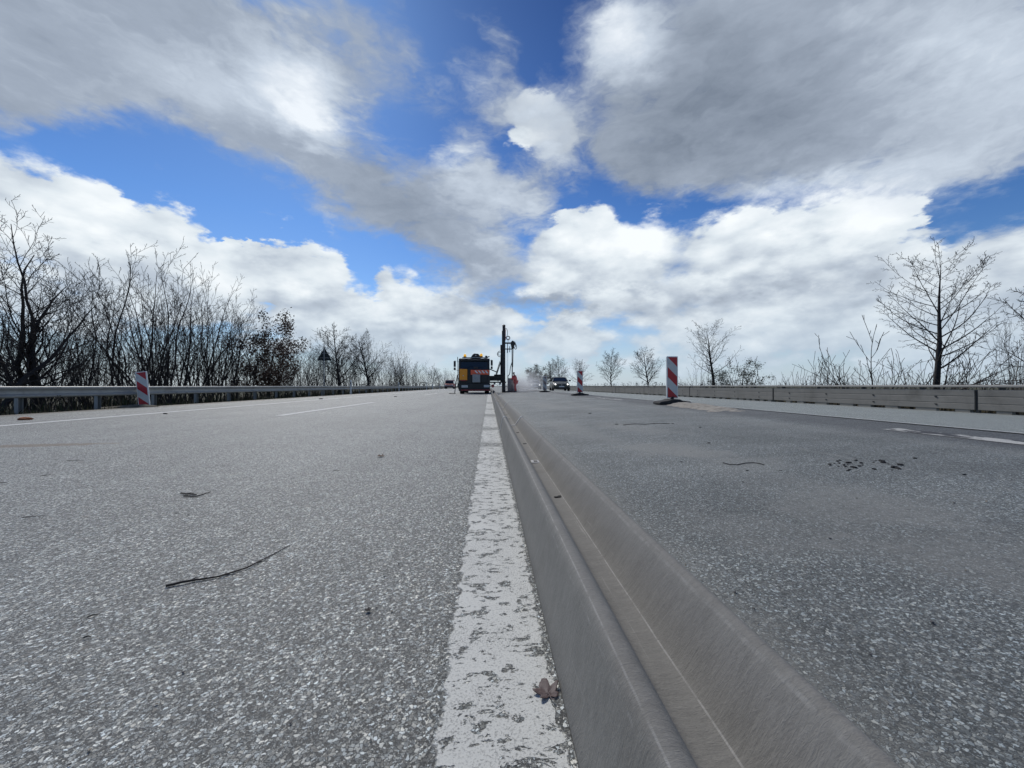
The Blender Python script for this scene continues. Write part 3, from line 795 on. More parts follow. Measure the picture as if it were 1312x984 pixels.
def tree_style(kind, H):
    S = {'H': H, 'rmin': .0045, 'trunk_lev': 0, 'leafn': 0}
    if kind == 'shrub':      # many upright wobbly stems
        S.update(stems=(5, 8), spread=20, r0=.034, shape=lambda t: .55 + .45 * (1 - t), rmin=.004)
        S['levels'] = [dict(seg=11, wob=.10, up=.045, taper=.88, sides=6, start=.16, Lref=H),
                       dict(seg=7, wob=.10, up=.06, taper=.85, sides=4, start=.15, n=12, ang=32, dang=12, len=.32, rk=.55, Lref=H*.3),
                       dict(seg=4, wob=.10, up=.05, taper=.7, sides=3, start=.15, n=7, ang=36, dang=14, len=.38, rk=.6, Lref=H*.12),
                       dict(seg=3, wob=.08, up=.04, taper=.5, sides=3, start=.2, n=4, ang=34, dang=14, len=.42, rk=.7, Lref=.2)]
    elif kind == 'crooked':  # two or three heavy crooked stems, open crown
        S.update(stems=(2, 3), spread=14, r0=.085, shape=lambda t: .5 + .5 * (1 - t), trunk_lev=0)
        S['levels'] = [dict(seg=12, wob=.16, up=.06, taper=.9, sides=8, start=.22, Lref=H),
                       dict(seg=8, wob=.14, up=.09, taper=.85, sides=5, start=.12, n=17, ang=46, dang=14, len=.38, rk=.5, Lref=H*.3),
                       dict(seg=5, wob=.13, up=.07, taper=.75, sides=3, start=.12, n=10, ang=42, dang=16, len=.42, rk=.6, Lref=H*.12),
                       dict(seg=3, wob=.10, up=.06, taper=.5, sides=3, start=.15, n=6, ang=40, dang=16, len=.5, rk=.7, Lref=.25)]
    elif kind == 'round':    # single stem, spreading rounded crown
        S.update(stems=(1, 1), spread=2, r0=.17 * H / 7, shape=lambda t: .42 + 1.05 * math.sin(max(0, min(1, (1 - t) * 1.25)) * 1.57) * .62, trunk_lev=1, rmin=.0095)
        S['levels'] = [dict(seg=9, wob=.05, up=.03, taper=.80, sides=8, start=.24, Lref=H),
                       dict(seg=9, wob=.10, up=.05, taper=.88, sides=5, start=.15, n=22, ang=50, dang=13, len=.50, rk=.55, Lref=H*.4),
                       dict(seg=5, wob=.11, up=.04, taper=.75, sides=3, start=.15, n=13, ang=44, dang=14, len=.38, rk=.55, Lref=H*.15),
                       dict(seg=3, wob=.10, up=.03, taper=.5, sides=3, start=.1, n=7, ang=44, dang=16, len=.45, rk=.75, Lref=.3)]
    elif kind == 'leader':   # straight leader with rising limbs, alder-like
        S.update(stems=(1, 1), spread=1, r0=.125, shape=lambda t: .30 + .80 * max(0, 1 - ((t - .42) / .60) ** 2) ** .6, trunk_lev=1, rmin=.0055)
        S['levels'] = [dict(seg=14, wob=.030, up=.03, taper=.96, sides=9, start=.33, Lref=H),
                       dict(seg=10, wob=.055, up=.045, taper=.88, sides=5, start=.12, n=34, ang=54, dang=11, len=.37, rk=.42, Lref=H*.4),
                       dict(seg=4, wob=.09, up=.035, taper=.75, sides=3, start=.16, n=14, ang=46, dang=13, len=.28, rk=.5, Lref=H*.15),
                       dict(seg=3, wob=.12, up=.03, taper=.4, sides=3, start=.15, n=6, ang=46, dang=16, len=.40, rk=.75, Lref=.3)]
    elif kind == 'fan':      # low shrub of long arching shoots
        S.update(stems=(8, 10), spread=66, r0=.026, shape=lambda t: .8, rmin=.0045)
        S['levels'] = [dict(seg=9, wob=.06, up=.035, taper=.85, sides=5, start=.15, Lref=H),
                       dict(seg=5, wob=.07, up=.05, taper=.75, sides=3, start=.12, n=10, ang=30, dang=12, len=.36, rk=.55, Lref=H*.3),
                       dict(seg=3, wob=.07, up=.04, taper=.5, sides=3, start=.2, n=3, ang=30, dang=12, len=.35, rk=.7, Lref=H*.1)]
    elif kind == 'whip':
        S.update(stems=(1, 2), spread=6, r0=.012, shape=lambda t: .7, rmin=.0045)
        S['levels'] = [dict(seg=6, wob=.05, up=.05, taper=.7, sides=4, start=.3, Lref=H),
                       dict(seg=3, wob=.08, up=.06, taper=.5, sides=3, start=.2, n=5, ang=26, dang=10, len=.25, rk=.7, Lref=H*.3)]
    elif kind == 'leafy':
        S.update(stems=(3, 5), spread=22, r0=.05, shape=lambda t: .75, rmin=.006)
        S['levels'] = [dict(seg=8, wob=.10, up=.03, taper=.85, sides=6, start=.2, Lref=H),
                       dict(seg=6, wob=.12, up=.03, taper=.8, sides=4, start=.15, n=10, ang=48, dang=14, len=.36, rk=.5, Lref=H*.3),
                       dict(seg=4, wob=.12, up=.02, taper=.6, sides=3, start=.1, n=7, ang=46, dang=16, len=.40, rk=.6, Lref=H*.1)]
    return S

def leaves_at(rg, tips, n_, size, clump, keep=1.0):
    b = MB()
    for p, d in tips:
        if rg.random() > keep: continue
        if mnoise.noise(p * 1.1) < -0.25: continue
        for _ in range(n_):
            c = p + Vector((rg.gauss(0, clump), rg.gauss(0, clump), rg.gauss(0, clump)))
            u = Vector((rg.gauss(0, 1), rg.gauss(0, 1), rg.gauss(0, 1))).normalized(); w = u.orthogonal().normalized()
            s_ = size * rg.uniform(.6, 1.3)
            b.add([c - u*s_, c - w*s_*.5, c + u*s_, c + w*s_*.5 + u.cross(w)*s_*.3], [(0, 1, 2, 3)])
    return b

def make_tree(name, kind, H, seed, bark='bark', twig='twig', foliage=None, crown='branches'):
    rg = random.Random(seed); S = tree_style(kind, H); T, B = MB(), MB(); tips = []
    ns = rg.randint(*S['stems'])
    for i in range(ns):
        az_ = 6.28 * i / ns + rg.uniform(-.4, .4); sp = R(S['spread'] * rg.uniform(.3, 1.1)) if ns > 1 else R(rg.uniform(0, S['spread']))
        d = Vector((math.sin(sp) * math.cos(az_), math.sin(sp) * math.sin(az_), math.cos(sp)))
        h = H * (rg.uniform(.72, 1.0) if ns > 1 else 1.0)
        base = Vector((math.cos(az_), math.sin(az_), 0)) * (.12 if ns > 1 else 0) + Vector((0, 0, -.35))
        grow(rg, T, B, base, d, h, S['r0'] * rg.uniform(.7, 1.1), 0, S, tips)
    root = empty(name, (0, 0, 0))
    zmax = max(max(v[2] for v in B.v), max(v[2] for v in T.v)); k = H / zmax
    T.v = [(x * k, y * k, z * k) for x, y, z in T.v]; B.v = [(x * k, y * k, z * k) for x, y, z in B.v]
    t = T.build('trunk', M[bark], root, smooth=True, angle=80); c = B.build(crown, M[twig], root)
    if foliage:
        fol, n_, size, clump, keep = foliage
        lb = leaves_at(rg, [(p * k, d) for p, d in tips], n_, size, clump, keep)
        lb.build('foliage', M[fol], root)
    return root

def place(o, px, X=None, Y=None, z=0, top=None, H=None, rz=0, sx=1.0):
    if Y is None: Y = PX(px, X)
    if X is None: X = XY(px, Y)
    s = 1.0
    if top is not None: s = (zat(top, X, Y) - z) / H
    o.location = (X, Y, z); o.rotation_euler = (0, 0, rz); o.scale = (s * sx, s * sx, s)
    return o

rg = random.Random(11)
PROTO = {}
def proto(key, kind, H, seed, **kw):
    PROTO[key] = (make_tree(kw.pop('name', 'bare_tree'), kind, H, seed, **kw), H, [False])
def put(key, *a, label=None, group=None, cat='tree', **kw):
    o, H, used = PROTO[key]
    if used[0]: o = copy_tree(o)
    used[0] = True
    place(o, *a, H=H, **kw)
    if 'label' in o: del o['label']
    if 'group' in o: del o['group']
    tag(o, label, cat, group); return o

proto('crookA', 'crooked', 6.3, 3); proto('crookB', 'crooked', 6.0, 18); proto('crookC', 'crooked', 6.2, 29)
for i, sd_ in enumerate((101, 202, 303, 404)): proto('shrub%d' % i, 'shrub', 5.6, sd_, name='bare_shrub')
proto('roundA', 'round', 7.0, 12, bark='bark'); proto('roundB', 'round', 7.0, 33, bark='bark')
proto('leader', 'leader', 6.3, 5, bark='bark'); proto('fan', 'fan', 2.4, 8, name='bare_shrub', bark='twig', twig='twig'); proto('fan2', 'fan', 2.4, 91, name='bare_shrub', bark='twig', twig='twig')
proto('whip0', 'whip', 1.5, 1, name='sapling', bark='twig_pale', twig='twig_pale'); proto('whip1', 'whip', 1.5, 2, name='sapling', bark='twig_pale', twig='twig_pale'); proto('whip2', 'whip', 1.5, 6, name='sapling', bark='twig', twig='twig')
proto('brown', 'leafy', 5.0, 44, name='leafy_tree', foliage=('leaf_brown', 18, .065, .15, 1.0))
proto('green', 'leafy', 2.6, 45, name='leafy_shrub', foliage=('leaf_green', 7, .045, .09, .85))
proto('dense', 'leafy', 6.0, 46, name='leafy_tree', foliage=('leaf_green', 6, .16, .22, 1.0))

GL = 'bare trees and shrubs behind the left guardrail'
def zg(X): return gz(X, 0)
# the trees one can tell apart, left to right
put('crookB', -22, X=-14.0, z=zg(-14), top=300, rz=.6, label='crooked bare tree cut by the left edge of the picture', group=GL)
put('crookC', 33, X=-15.0, z=zg(-15), top=318, rz=2.2, label='leaning bare tree with a forked stem left of the tallest hedge tree', group=GL)
put('crookA', 55, X=-14.2, z=zg(-14.2), top=266, rz=1.0, label='tallest bare tree in the hedge at the far left', group=GL)
put('shrub0', 112, X=-15.0, z=zg(-15), top=322, rz=.3, label='bare many-stemmed shrub between the tallest tree and the leaning beacon', group=GL)
put('shrub1', 172, X=-14.6, z=zg(-14.6), top=306, rz=1.1, label='tall upright bare shrub directly behind the leaning beacon', group=GL)
put('shrub2', 212, X=-14.2, z=zg(-14.2), top=322, rz=2.0, label='bare many-stemmed shrub just right of the leaning beacon', group=GL)
put('shrub3', 240, X=-14.8, z=zg(-14.8), top=324, rz=.9, label='second tall bare shrub right of the leaning beacon', group=GL)
put('shrub0', 276, X=-14.0, z=zg(-14), top=356, rz=2.9, label='bare shrub leaning right, third right of the leaning beacon', group=GL)
put('shrub1', 308, X=-14.8, z=zg(-14.8), top=390, rz=4.2, label='thin bare shrub just left of the brown-leaved tree', group=GL)
put('brown', 344, X=-13.8, z=zg(-13.8), top=402, rz=.5, label='small tree still holding withered brown leaves behind the left guardrail', group=GL)
put('shrub2', 386, X=-14.5, z=zg(-14.5), top=428, rz=3.1, sx=.9, label='thin bare shrub between the brown-leaved tree and the triangular sign', group=GL)
put('roundA', 437, X=-13.6, z=zg(-13.6), top=411, rz=1.4, label='bare spreading tree just right of the triangular sign', group=GL)
put('roundB', 474, X=-14.2, z=zg(-14.2), top=420, rz=.2, label='pale bare tree with a wide fan-shaped crown, second right of the triangular sign', group=GL)
put('shrub3', 505, X=-15.0, z=zg(-15), top=448, rz=.5, label='bare shrub right of the wide fan-crowned tree', group=GL)
put('shrub0', 524, X=-15.5, z=zg(-15.5), top=460, rz=1.5, sx=1.3, label='dense rounded bare shrub before the hedge thins out', group=GL)
put('shrub2', 538, X=-16.5, z=zg(-16.5), top=464, rz=2.5, sx=1.3, label='last dense bare shrub of the left hedge before the small far tree', group=GL)
put('roundB', 553, X=-18, z=-.6, top=468, rz=2.5, label='small far bare tree left of the red van', group=GL)
# filler of the same kinds
fills = []
px = -60
while px < 520:
    X = rg.uniform(-19.5, -12.8); fills.append((px, X, rg.uniform(355, 440) if px < 300 else rg.uniform(430, 455)))
    px += rg.uniform(9, 17) if px < 330 else rg.uniform(5, 9)
for i, (px, X, top) in enumerate(fills):
    k = rg.choice(['shrub0', 'shrub1', 'shrub2', 'shrub3'])
    if 300 < px < 440: top = rg.uniform(425, 450)
    put(k, px, X=X, z=zg(X), top=top, rz=rg.uniform(0, 6.28), sx=rg.uniform(.8, 1.15), label='thin bare shrub in the tangled undergrowth of the left hedge', group='undergrowth shrubs of the left hedge', cat='shrub')
for i, px in enumerate((512, 531, 546, 560, 566, 572, 578, 584, 590, 600)):
    X = rg.uniform(-26, -18); put(rg.choice(['shrub1', 'shrub3', 'shrub0']), px, X=X, z=-.6, top=rg.uniform(470, 480) if px > 550 else rg.uniform(462, 470), rz=rg.uniform(0, 6.28), sx=1.3, label='far bare shrub where the left hedge meets the horizon', group='far shrubs of the left hedge', cat='shrub')

GR = 'bare trees beyond the right barrier'
zr_ = -.5
put('leader', 1197, X=17.0, z=zr_, top=306, rz=.8, label='tall lone bare tree with a straight dark trunk behind the right barrier', group=GR)
put('roundA', 1392, X=17.5, z=zr_, top=290, rz=3.4, label='bare tree reaching into the picture at its right edge', group=GR)
put('fan', 1122, X=15.5, z=zr_, top=414, rz=.4, sx=1.15, label='low arching bare shrub left of the tall lone tree', group=GR, cat='shrub')
put('fan2', 1180, X=15.2, z=zr_, top=424, rz=1.9, sx=1.1, label='low arching bare shrub at the foot of the tall lone tree', group=GR, cat='shrub')
put('fan', 1218, X=15.8, z=zr_, top=440, rz=3.3, sx=.9, label='low sparse bare shrub just right of the tall lone trunk', group=GR, cat='shrub')
put('shrub1', 1303, X=16.5, z=zr_, top=385, rz=1.1, sx=.5, label='slim bare young tree near the right edge of the picture', group=GR)
put('leader', 915, X=21.0, z=zr_, top=408, rz=2.8, sx=1.15, label='bare tree with an oval crown right of the large striped beacon', group=GR)
put('fan2', 893, X=19.5, z=zr_, top=448, rz=.8, sx=.7, label='small bare sapling between the large beacon and the oval-crowned tree', group=GR, cat='shrub')
put('green', 958, X=19.0, z=zr_, top=460, rz=.6, sx=1.1, label='leafy dark shrub right of the oval-crowned bare tree', group=GR, cat='shrub')
put('green', 928, X=20.0, z=zr_, top=476, rz=2.6, sx=1.2, label='low leafy shrub under the oval-crowned bare tree', group=GR, cat='shrub')
put('roundA', 832, X=24, z=zr_, top=441, rz=.3, sx=1.05, label='bare spreading tree just left of the large striped beacon', group=GR)
put('roundB', 784, X=24, z=zr_, top=444, rz=4.1, sx=1.05, label='bare round-crowned tree midway between the two striped beacons', group=GR)
put('roundA', 741, X=26, z=zr_, top=458, rz=2.1, label='bare tree right behind the mid-distance striped beacon', group=GR)
put('roundB', 716, X=27, z=zr_, top=455, rz=.9, sx=1.1, label='bare tree with its crown above the dark green car', group=GR)
put('roundA', 706, X=27, z=zr_, top=460, rz=5.1, label='bare tree just left of the one above the dark green car', group=GR)
put('dense', 684, X=26, z=zr_, top=467, rz=.9, sx=1.0, label='dense dark tree beyond the faded beacon', group=GR)
put('dense', 694, X=24, z=zr_, top=477, rz=2.9, sx=1.5, label='low dense dark tree above the left oncoming car', group=GR)
put('fan2', 1048, X=17, z=zr_, top=460, rz=2.2, label='very low bare shrub at the left end of the arching shrubs', group=GR, cat='shrub')
for i in range(130):
    px = rg.uniform(900, 1330); X = rg.uniform(14.2, 19)
    if rg.random() < .2: px = rg.uniform(980, 1080)
    hgt = rg.choice([468, 472, 476, 479, 482, 484, 486, 487]) if rg.random() < .8 else rg.uniform(445, 468)
    put(rg.choice(['whip0', 'whip1', 'whip2']), px, X=X, z=-.45, top=hgt, rz=rg.uniform(0, 6.28), sx=rg.uniform(.8, 1.4),
        label='thin upright sapling among the dry shoots beyond the right barrier', group='saplings beyond the right barrier', cat='sapling')
# shoots in front of the left hedge edge, seen through the guardrail
# undergrowth: brambles and dry grass on the bank (nobody could count it)
def undergrowth(name, x0, x1, y0, y1, n_, hmin, hmax, mats, seed, zf, kind='stuff'):
    r_ = random.Random(seed); b = MB()
    for i in range(n_):
        t = r_.random(); y = y0 + (y1 - y0) * t ** 1.6; x = r_.uniform(x0, x1); z = zf(x, y) - .02
        h = r_.uniform(hmin, hmax) * (.6 + .8 * max(0, mnoise.noise(Vector((x * .5, y * .5, 0))) + .4)); w = r_.uniform(.006, .016) * (1 + t)
        a = r_.uniform(0, 6.28); lx, ly = math.cos(a), math.sin(a); bend = r_.uniform(.1, .7) * h
        ux, uy = -ly * w, lx * w
        b.add([(x - ux, y - uy, z), (x + ux, y + uy, z), (x + lx*bend*.35 + ux*.7, y + ly*bend*.35 + uy*.7, z + h*.6), (x + lx*bend*.35 - ux*.7, y + ly*bend*.35 - uy*.7, z + h*.6), (x + lx*bend, y + ly*bend, z + h)],
              [(0, 1, 2, 3), (3, 2, 4)], r_.randrange(len(mats)))
    o = b.build(name, mats); tag(o, kind=kind); return o
M['grass_a'] = simple('dry_grass', (0.15, 0.12, 0.06), .8, var=.4, scale=2); M['grass_b'] = simple('winter_grass', (0.045, 0.062, 0.018), .8, var=.4, scale=2); M['grass_c'] = simple('bramble', (0.035, 0.028, 0.018), .8, var=.4, scale=2)
undergrowth('grass', -12.6, -10.36, 5, 70, 26000, .04, .16, [M['grass_b'], M['grass_a'], M['grass_c']], 4, gz)
undergrowth('brambles', -17, -11.8, 5, 80, 26000, .25, .85, [M['grass_c'], M['grass_c'], M['grass_a'], M['grass_b']], 5, gz)
undergrowth('dry_shoots', 12.8, 18, 5, 90, 14000, .3, .9, [M['grass_a'], M['grass_c'], M['grass_a']], 6, gz)
tag(bpy.data.objects['grass'], 'short mossy winter grass along the left guardrail', 'grass')
tag(bpy.data.objects['brambles'], 'dark bramble tangle under the left hedge', 'undergrowth')
tag(bpy.data.objects['dry_shoots'], 'dry pale shoots behind the right barrier', 'undergrowth')

# far hedgerow / wood on the horizon
M['farwood'] = simple('far_wood', (0.085, 0.085, 0.075), .95, var=.5, scale=.15)
def far_wood(name, pts, h0, h1, seed, label):
    r_ = random.Random(seed); b = MB()
    for (ax, ay), (cx_, cy_) in zip(pts, pts[1:]):
        L = math.hypot(cx_ - ax, cy_ - ay); n_ = int(L / 1.1)
        for i in range(n_):
            t = i / n_; x = ax + (cx_ - ax) * t + r_.uniform(-4, 4); y = ay + (cy_ - ay) * t + r_.uniform(-4, 4)
            h = r_.uniform(h0, h1) * (.55 + .7 * (mnoise.noise(Vector((x * .03, y * .03, seed))) + .5))
            for q in range(16):
                u = Vector((r_.gauss(0, 1), r_.gauss(0, 1), r_.gauss(0, 1))).normalized(); w = u.orthogonal().normalized(); s_ = r_.uniform(.08, .22) * h
                c = Vector((x + r_.uniform(-1.5, 1.5), y + r_.uniform(-1.5, 1.5), h * r_.uniform(.0, .85) ** 1.2 - .4))
                b.add([c - u*s_*.6, c - w*s_*.4, c + u*s_*.6, c + w*s_*.4], [(0, 1, 2, 3)])
    o = b.build(name, M['farwood']); tag(o, label, 'wood', kind='stuff'); return o
far_wood('far_woodland', [(60, 260), (130, 240), (230, 200), (330, 150), (420, 90), (520, 20)], 3.0, 4.6, 9, 'low far woodland along the right horizon')
far_wood('far_hedgerow', [(-140, 420), (-70, 380), (-20, 400), (60, 420)], 3.0, 6.0, 10, 'far hedgerow closing the view along the road')

# ------------------------------------------------------------------ vehicles and the piling rig
M['truckblack'] = simple('truck_dark_paint', (0.012, 0.013, 0.015), .45, 0, .3, 4, dirt=((.05,.048,.045), .5))
M['truckgrey'] = simple('truck_chassis_grey', (0.035, 0.035, 0.036), .6, 0, .3, 4, dirt=((.09,.08,.07), .5))
M['glass'] = simple('dark_windscreen', (0.018, 0.024, 0.028), .08, 0, .1, 2, spec=.6)
M['orange'] = simple('municipal_orange', (0.95, 0.36, 0.02), .5, 0, .1, 5, dirt=((.5,.22,.06), .3))
M['redor'] = simple('hi_vis_orange_red', (0.95, 0.16, 0.07), .6, 0, .12, 5)
M['amber'] = simple('amber_beacon', (0.9, 0.42, 0.02), .25, emit=(1.0, .55, .05), estr=.55)
M['amber_dark'] = simple('amber_beacon_foot', (0.35, 0.09, 0.01), .4)
M['greybox'] = simple('grey_tool_box', (0.36, 0.365, 0.35), .6, 0, .2, 8, dirt=((.12,.11,.1), .5))
M['lampglass'] = simple('unlit_headlamp', (0.55, 0.56, 0.54), .25, 0, .2, 12)
M['lit'] = simple('lit_headlamp', (1, 1, 1), .2, emit=(1.0, .98, .92), estr=2.6)
M['redpaint'] = simple('faded_red_paint', (0.38, 0.05, 0.045), .5, 0, .2, 4, dirt=((.16,.08,.07), .4))
M['tyre'] = simple('tyre_rubber', (0.018,)*3, .85, 0, .2, 20)
M['rim'] = simple('wheel_rim', (0.30,)*3, .4, .5, .2, 10)
M['mast'] = simple('rig_mast_steel', (0.026, 0.024, 0.024), .5, 0, .3, 6, dirt=((.16,.045,.03), .5))
M['hose'] = simple('hydraulic_hose', (0.010,)*3, .5)
M['rod'] = simple('chrome_rod', (0.55,)*3, .25, .7, .1, 5)
M['plate'] = simple('number_plate', (0.7, 0.7, 0.68), .5)

def wheel(parent, x, y, r, w, name='wheel'):
    b = MB(); b.tube([(x - w/2, y, r), (x - w/2 + .03, y, r), (x + w/2 - .03, y, r), (x + w/2, y, r)], [r * .93, r, r, r * .93], 22)
    o = b.build('wheel', M['tyre'], parent, smooth=True, angle=40)
    s = 1 if x > 0 else -1
    MB().tube([(x + s * (w/2 - .03), y, r), (x + s * (w/2 + .008), y, r)], [r * .60, r * .55], 18).build('rim', M['rim'], o, smooth=True, angle=40)

def drill_truck():
    X, Y = XY(607.5, 30.4), 30.4
    root = empty('drill_truck', (X, Y, 0)); tag(root, 'black and orange works truck with amber roof beacons facing the camera left of the barrier', 'truck')
    # cab
    b = MB(); side = [(0, .42), (0, 1.15), (.02, 1.90), (.20, 2.78), (.42, 2.82), (1.9, 2.82), (1.95, 2.7), (1.95, .9), (1.55, .9), (1.5, .42)]
    b.prism([(y, z) for y, z in side], -1.22, 1.22, axis='x'); cab = b.build('cab', M['truckblack'], root, bevel=.05, seg=3)
    # windscreen follows the rake of the cab front
    def rake(z): return .02 + (z - 1.90) * .18 / .88 if z > 1.9 else .0 + (z - 1.15) * .02 / .75
    b = MB(); z0, z1 = 1.96, 2.60
    b.add([(-1.05, rake(z0) - .012, z0), (1.03, rake(z0) - .012, z0), (1.00, rake(z1) - .012, z1), (-1.02, rake(z1) - .012, z1)], [(0, 1, 2, 3)]); b.build('windscreen', M['glass'], root)
    MB().box(-.04, .30, .0, .03, 1.97, 2.14).build('dashboard_box', M['truckgrey'], root)
    MB().box(-1.21, 1.21, -.012, .05, 1.895, 1.945).build('cab_sill', M['truckgrey'], root, bevel=.01)
    MB().box(-1.08, 1.06, -.03, .16, 2.60, 2.70).build('sun_visor', M['truckblack'], root, bevel=.02)
    for x0, x1 in ((-.85, -.1), (.05, .85)): MB().tube([(x0, -.015, 1.99), (x1, .04, 2.18)], .011, 5).build('wiper', M['hose'], root)
    for s in (-1, 1):
        b = MB(); b.add([(s*1.226, .28, 1.7), (s*1.226, 1.3, 1.7), (s*1.226, 1.3, 2.5), (s*1.226, .42, 2.5)], [(0, 1, 2, 3)]); b.build('side_window', M['glass'], root)
    b = MB(); b.box(-.95, .95, .25, .34, 2.83, 2.90); b.build('light_bar', M['greybox'], root)
    # front equipment
    o = MB().box(-1.12, -.53, -.34, -.02, 1.06, 1.94).build('tool_locker', M['orange'], root, bevel=.02)
    MB().box(-.86, -.80, -.352, -.338, 1.38, 1.46).build('latch', M['plate'], o)
    MB().box(-1.06, -.60, -.352, -.339, 1.02, 1.10).build('reflector', M['redpaint'], o)
    b = MB(); b.box(-.27, 1.18, -.09, -.02, 1.50, 1.88); o = b.build('warning_board', M['redor'], root, bevel=.008)
    b = MB()
    for k in range(4):
        x = .02 + k * .27; b.prism([(x, 1.83), (x + .13, 1.83), (x + .30, 1.62), (x + .17, 1.62)], -.0945, -.091, 0)
    b.build('white_stripe', M['frame'], o)
    MB().box(-.12, .48, -.34, -.02, .90, 1.53).build('grey_locker', M['greybox'], root, bevel=.015)
    b = MB(); b.box(.56, .98, -.16, -.02, .92, 1.46); o = b.build('grille', M['truckgrey'], root, bevel=.01)
    g = MB()
    for k in range(6): g.box(.58, .96, -.168, -.158, .96 + k * .082, .99 + k * .082)
    g.build('grille_bar', M['truckblack'], o)
    MB().box(-1.24, 1.26, -.14, .35, .36, .84).build('bumper', M['truckblack'], root, bevel=.04)
    for x0, x1, z in ((-.98, -.48, .49), (.76, 1.22, .51)): MB().box(x0, x1, -.165, -.135, z, z + .19).build('headlight', M['lampglass'], root, bevel=.015)
    MB().box(-1.02, 1.30, -.20, -.145, .25, .34).build('red_guard_bar', M['redpaint'], root, bevel=.01)
    MB().box(-1.20, 1.25, -.10, 1.2, .22, .36).build('underrun_guard', M['truckgrey'], root)
    # mirrors on arms
    for s, xm, z0, z1 in ((-1, -1.52, 2.12, 2.58), (1, 1.38, 2.22, 2.66)):
        w = MB().box(xm - .085, xm + .085, -.02, .07, z0, z1).build('mirror', M['truckblack'], root, bevel=.02)
        MB().box(xm - .08, xm + .08, -.02, .07, z0 - .26, z0 - .06).build('wide_angle_mirror', M['truckblack'], w, bevel=.02)
        MB().tube([(s * 1.2, .12, z1 - .05), (xm, .03, z1 + .04), (xm, .03, z0 - .22), (s * 1.2, .12, z0 - .3)], .015, 5).build('mirror_arm', M['hose'], w)
    # roof: beacons, lift motor, rolled hoses
    for x, z in ((-.74, 2.86), (.55, 2.90)):
        o = MB().tube([(x, .32, z), (x, .32, z + .10)], .12, 14).build('roof_beacon', M['amber_dark'], root, smooth=True, angle=40)
        MB().tube([(x, .32, z + .10), (x, .32, z + .20), (x, .32, z + .27), (x, .32, z + .30)], [.115, .11, .075, .02], 14).build('beacon_dome', M['amber'], o, smooth=True, angle=60)
    MB().prism([(-.34, 2.84), (.52, 2.84), (.40, 3.10), (.30, 3.20), (-.02, 3.22), (-.14, 3.14)], .5, 1.2).build('roof_unit', M['truckblack'], root, bevel=.02)
    MB().box(.06, .16, .485, .5, 3.02, 3.10).build('roof_lamp', M['plate'], root)
    # loader crane folded behind the cab
    b = MB(); b.tube([(.95, 2.3, 1.1), (.95, 2.3, 2.9), (.92, 2.3, 3.18)], [.14, .12, .09], 8); cr = b.build('loader_crane', M['truckblack'], root, smooth=True, angle=40)
    MB().tube([(.75, 2.2, 2.95), (1.20, 2.3, 3.12)], .045, 6).build('crane_lever', M['truckblack'], cr)
    MB().tube([(.75, 2.25, 2.88), (1.16, 2.25, 2.86)], .06, 6).build('crane_lever', M['truckblack'], cr)
    # exhaust stack / handrail left of the cab and the outrigger leg
    MB().tube([(-1.30, .05, 2.9), (-1.27, .03, 2.35), (-1.28, .05, .5)], .028, 6).build('grab_rail', M['hose'], root)
    o = MB().tube([(-1.34, .6, 1.52), (-1.46, .5, .9), (-1.56, .45, .05)], .035, 6).build('outrigger', M['hose'], root)
    MB().box(-1.98, -1.5, .25, .65, .0, .045).build('outrigger_pad', M['truckgrey'], o)
    # marker drum with red reflector on the right corner
    MB().tube([(1.47, -.1, .62), (1.47, -.06, .62)], .125, 16).build('red_marker_disc', M['redpaint'], root)
    MB().tube([(1.47, -.02, .62), (1.2, 0.05, .6)], .02, 5).build('marker_arm', M['hose'], root)
    # chassis, platform, side gear
    b = MB(); b.box(-.45, .45, .6, 8.2, .62, .86); b.build('chassis', M['truckgrey'], root)
    b = MB(); b.box(-1.2, 1.2, 2.7, 8.3, 1.02, 1.16); b.build('platform', M['truckgrey'], root)
    b = MB(); b.box(-1.15, 1.0, 3.0, 4.6, 1.16, 2.3); b.build('power_pack', M['truckblack'], root, bevel=.05)
    b = MB(); b.box(1.2, 1.26, 2.7, 8.3, .95, 1.42); b.build('drop_side', M['truckgrey'], root)
    for y in (1.05, 5.6, 6.9):
        for s in (-1, 1): wheel(root, s * 1.0, y, .50, .36)
    return root
drill_truck()

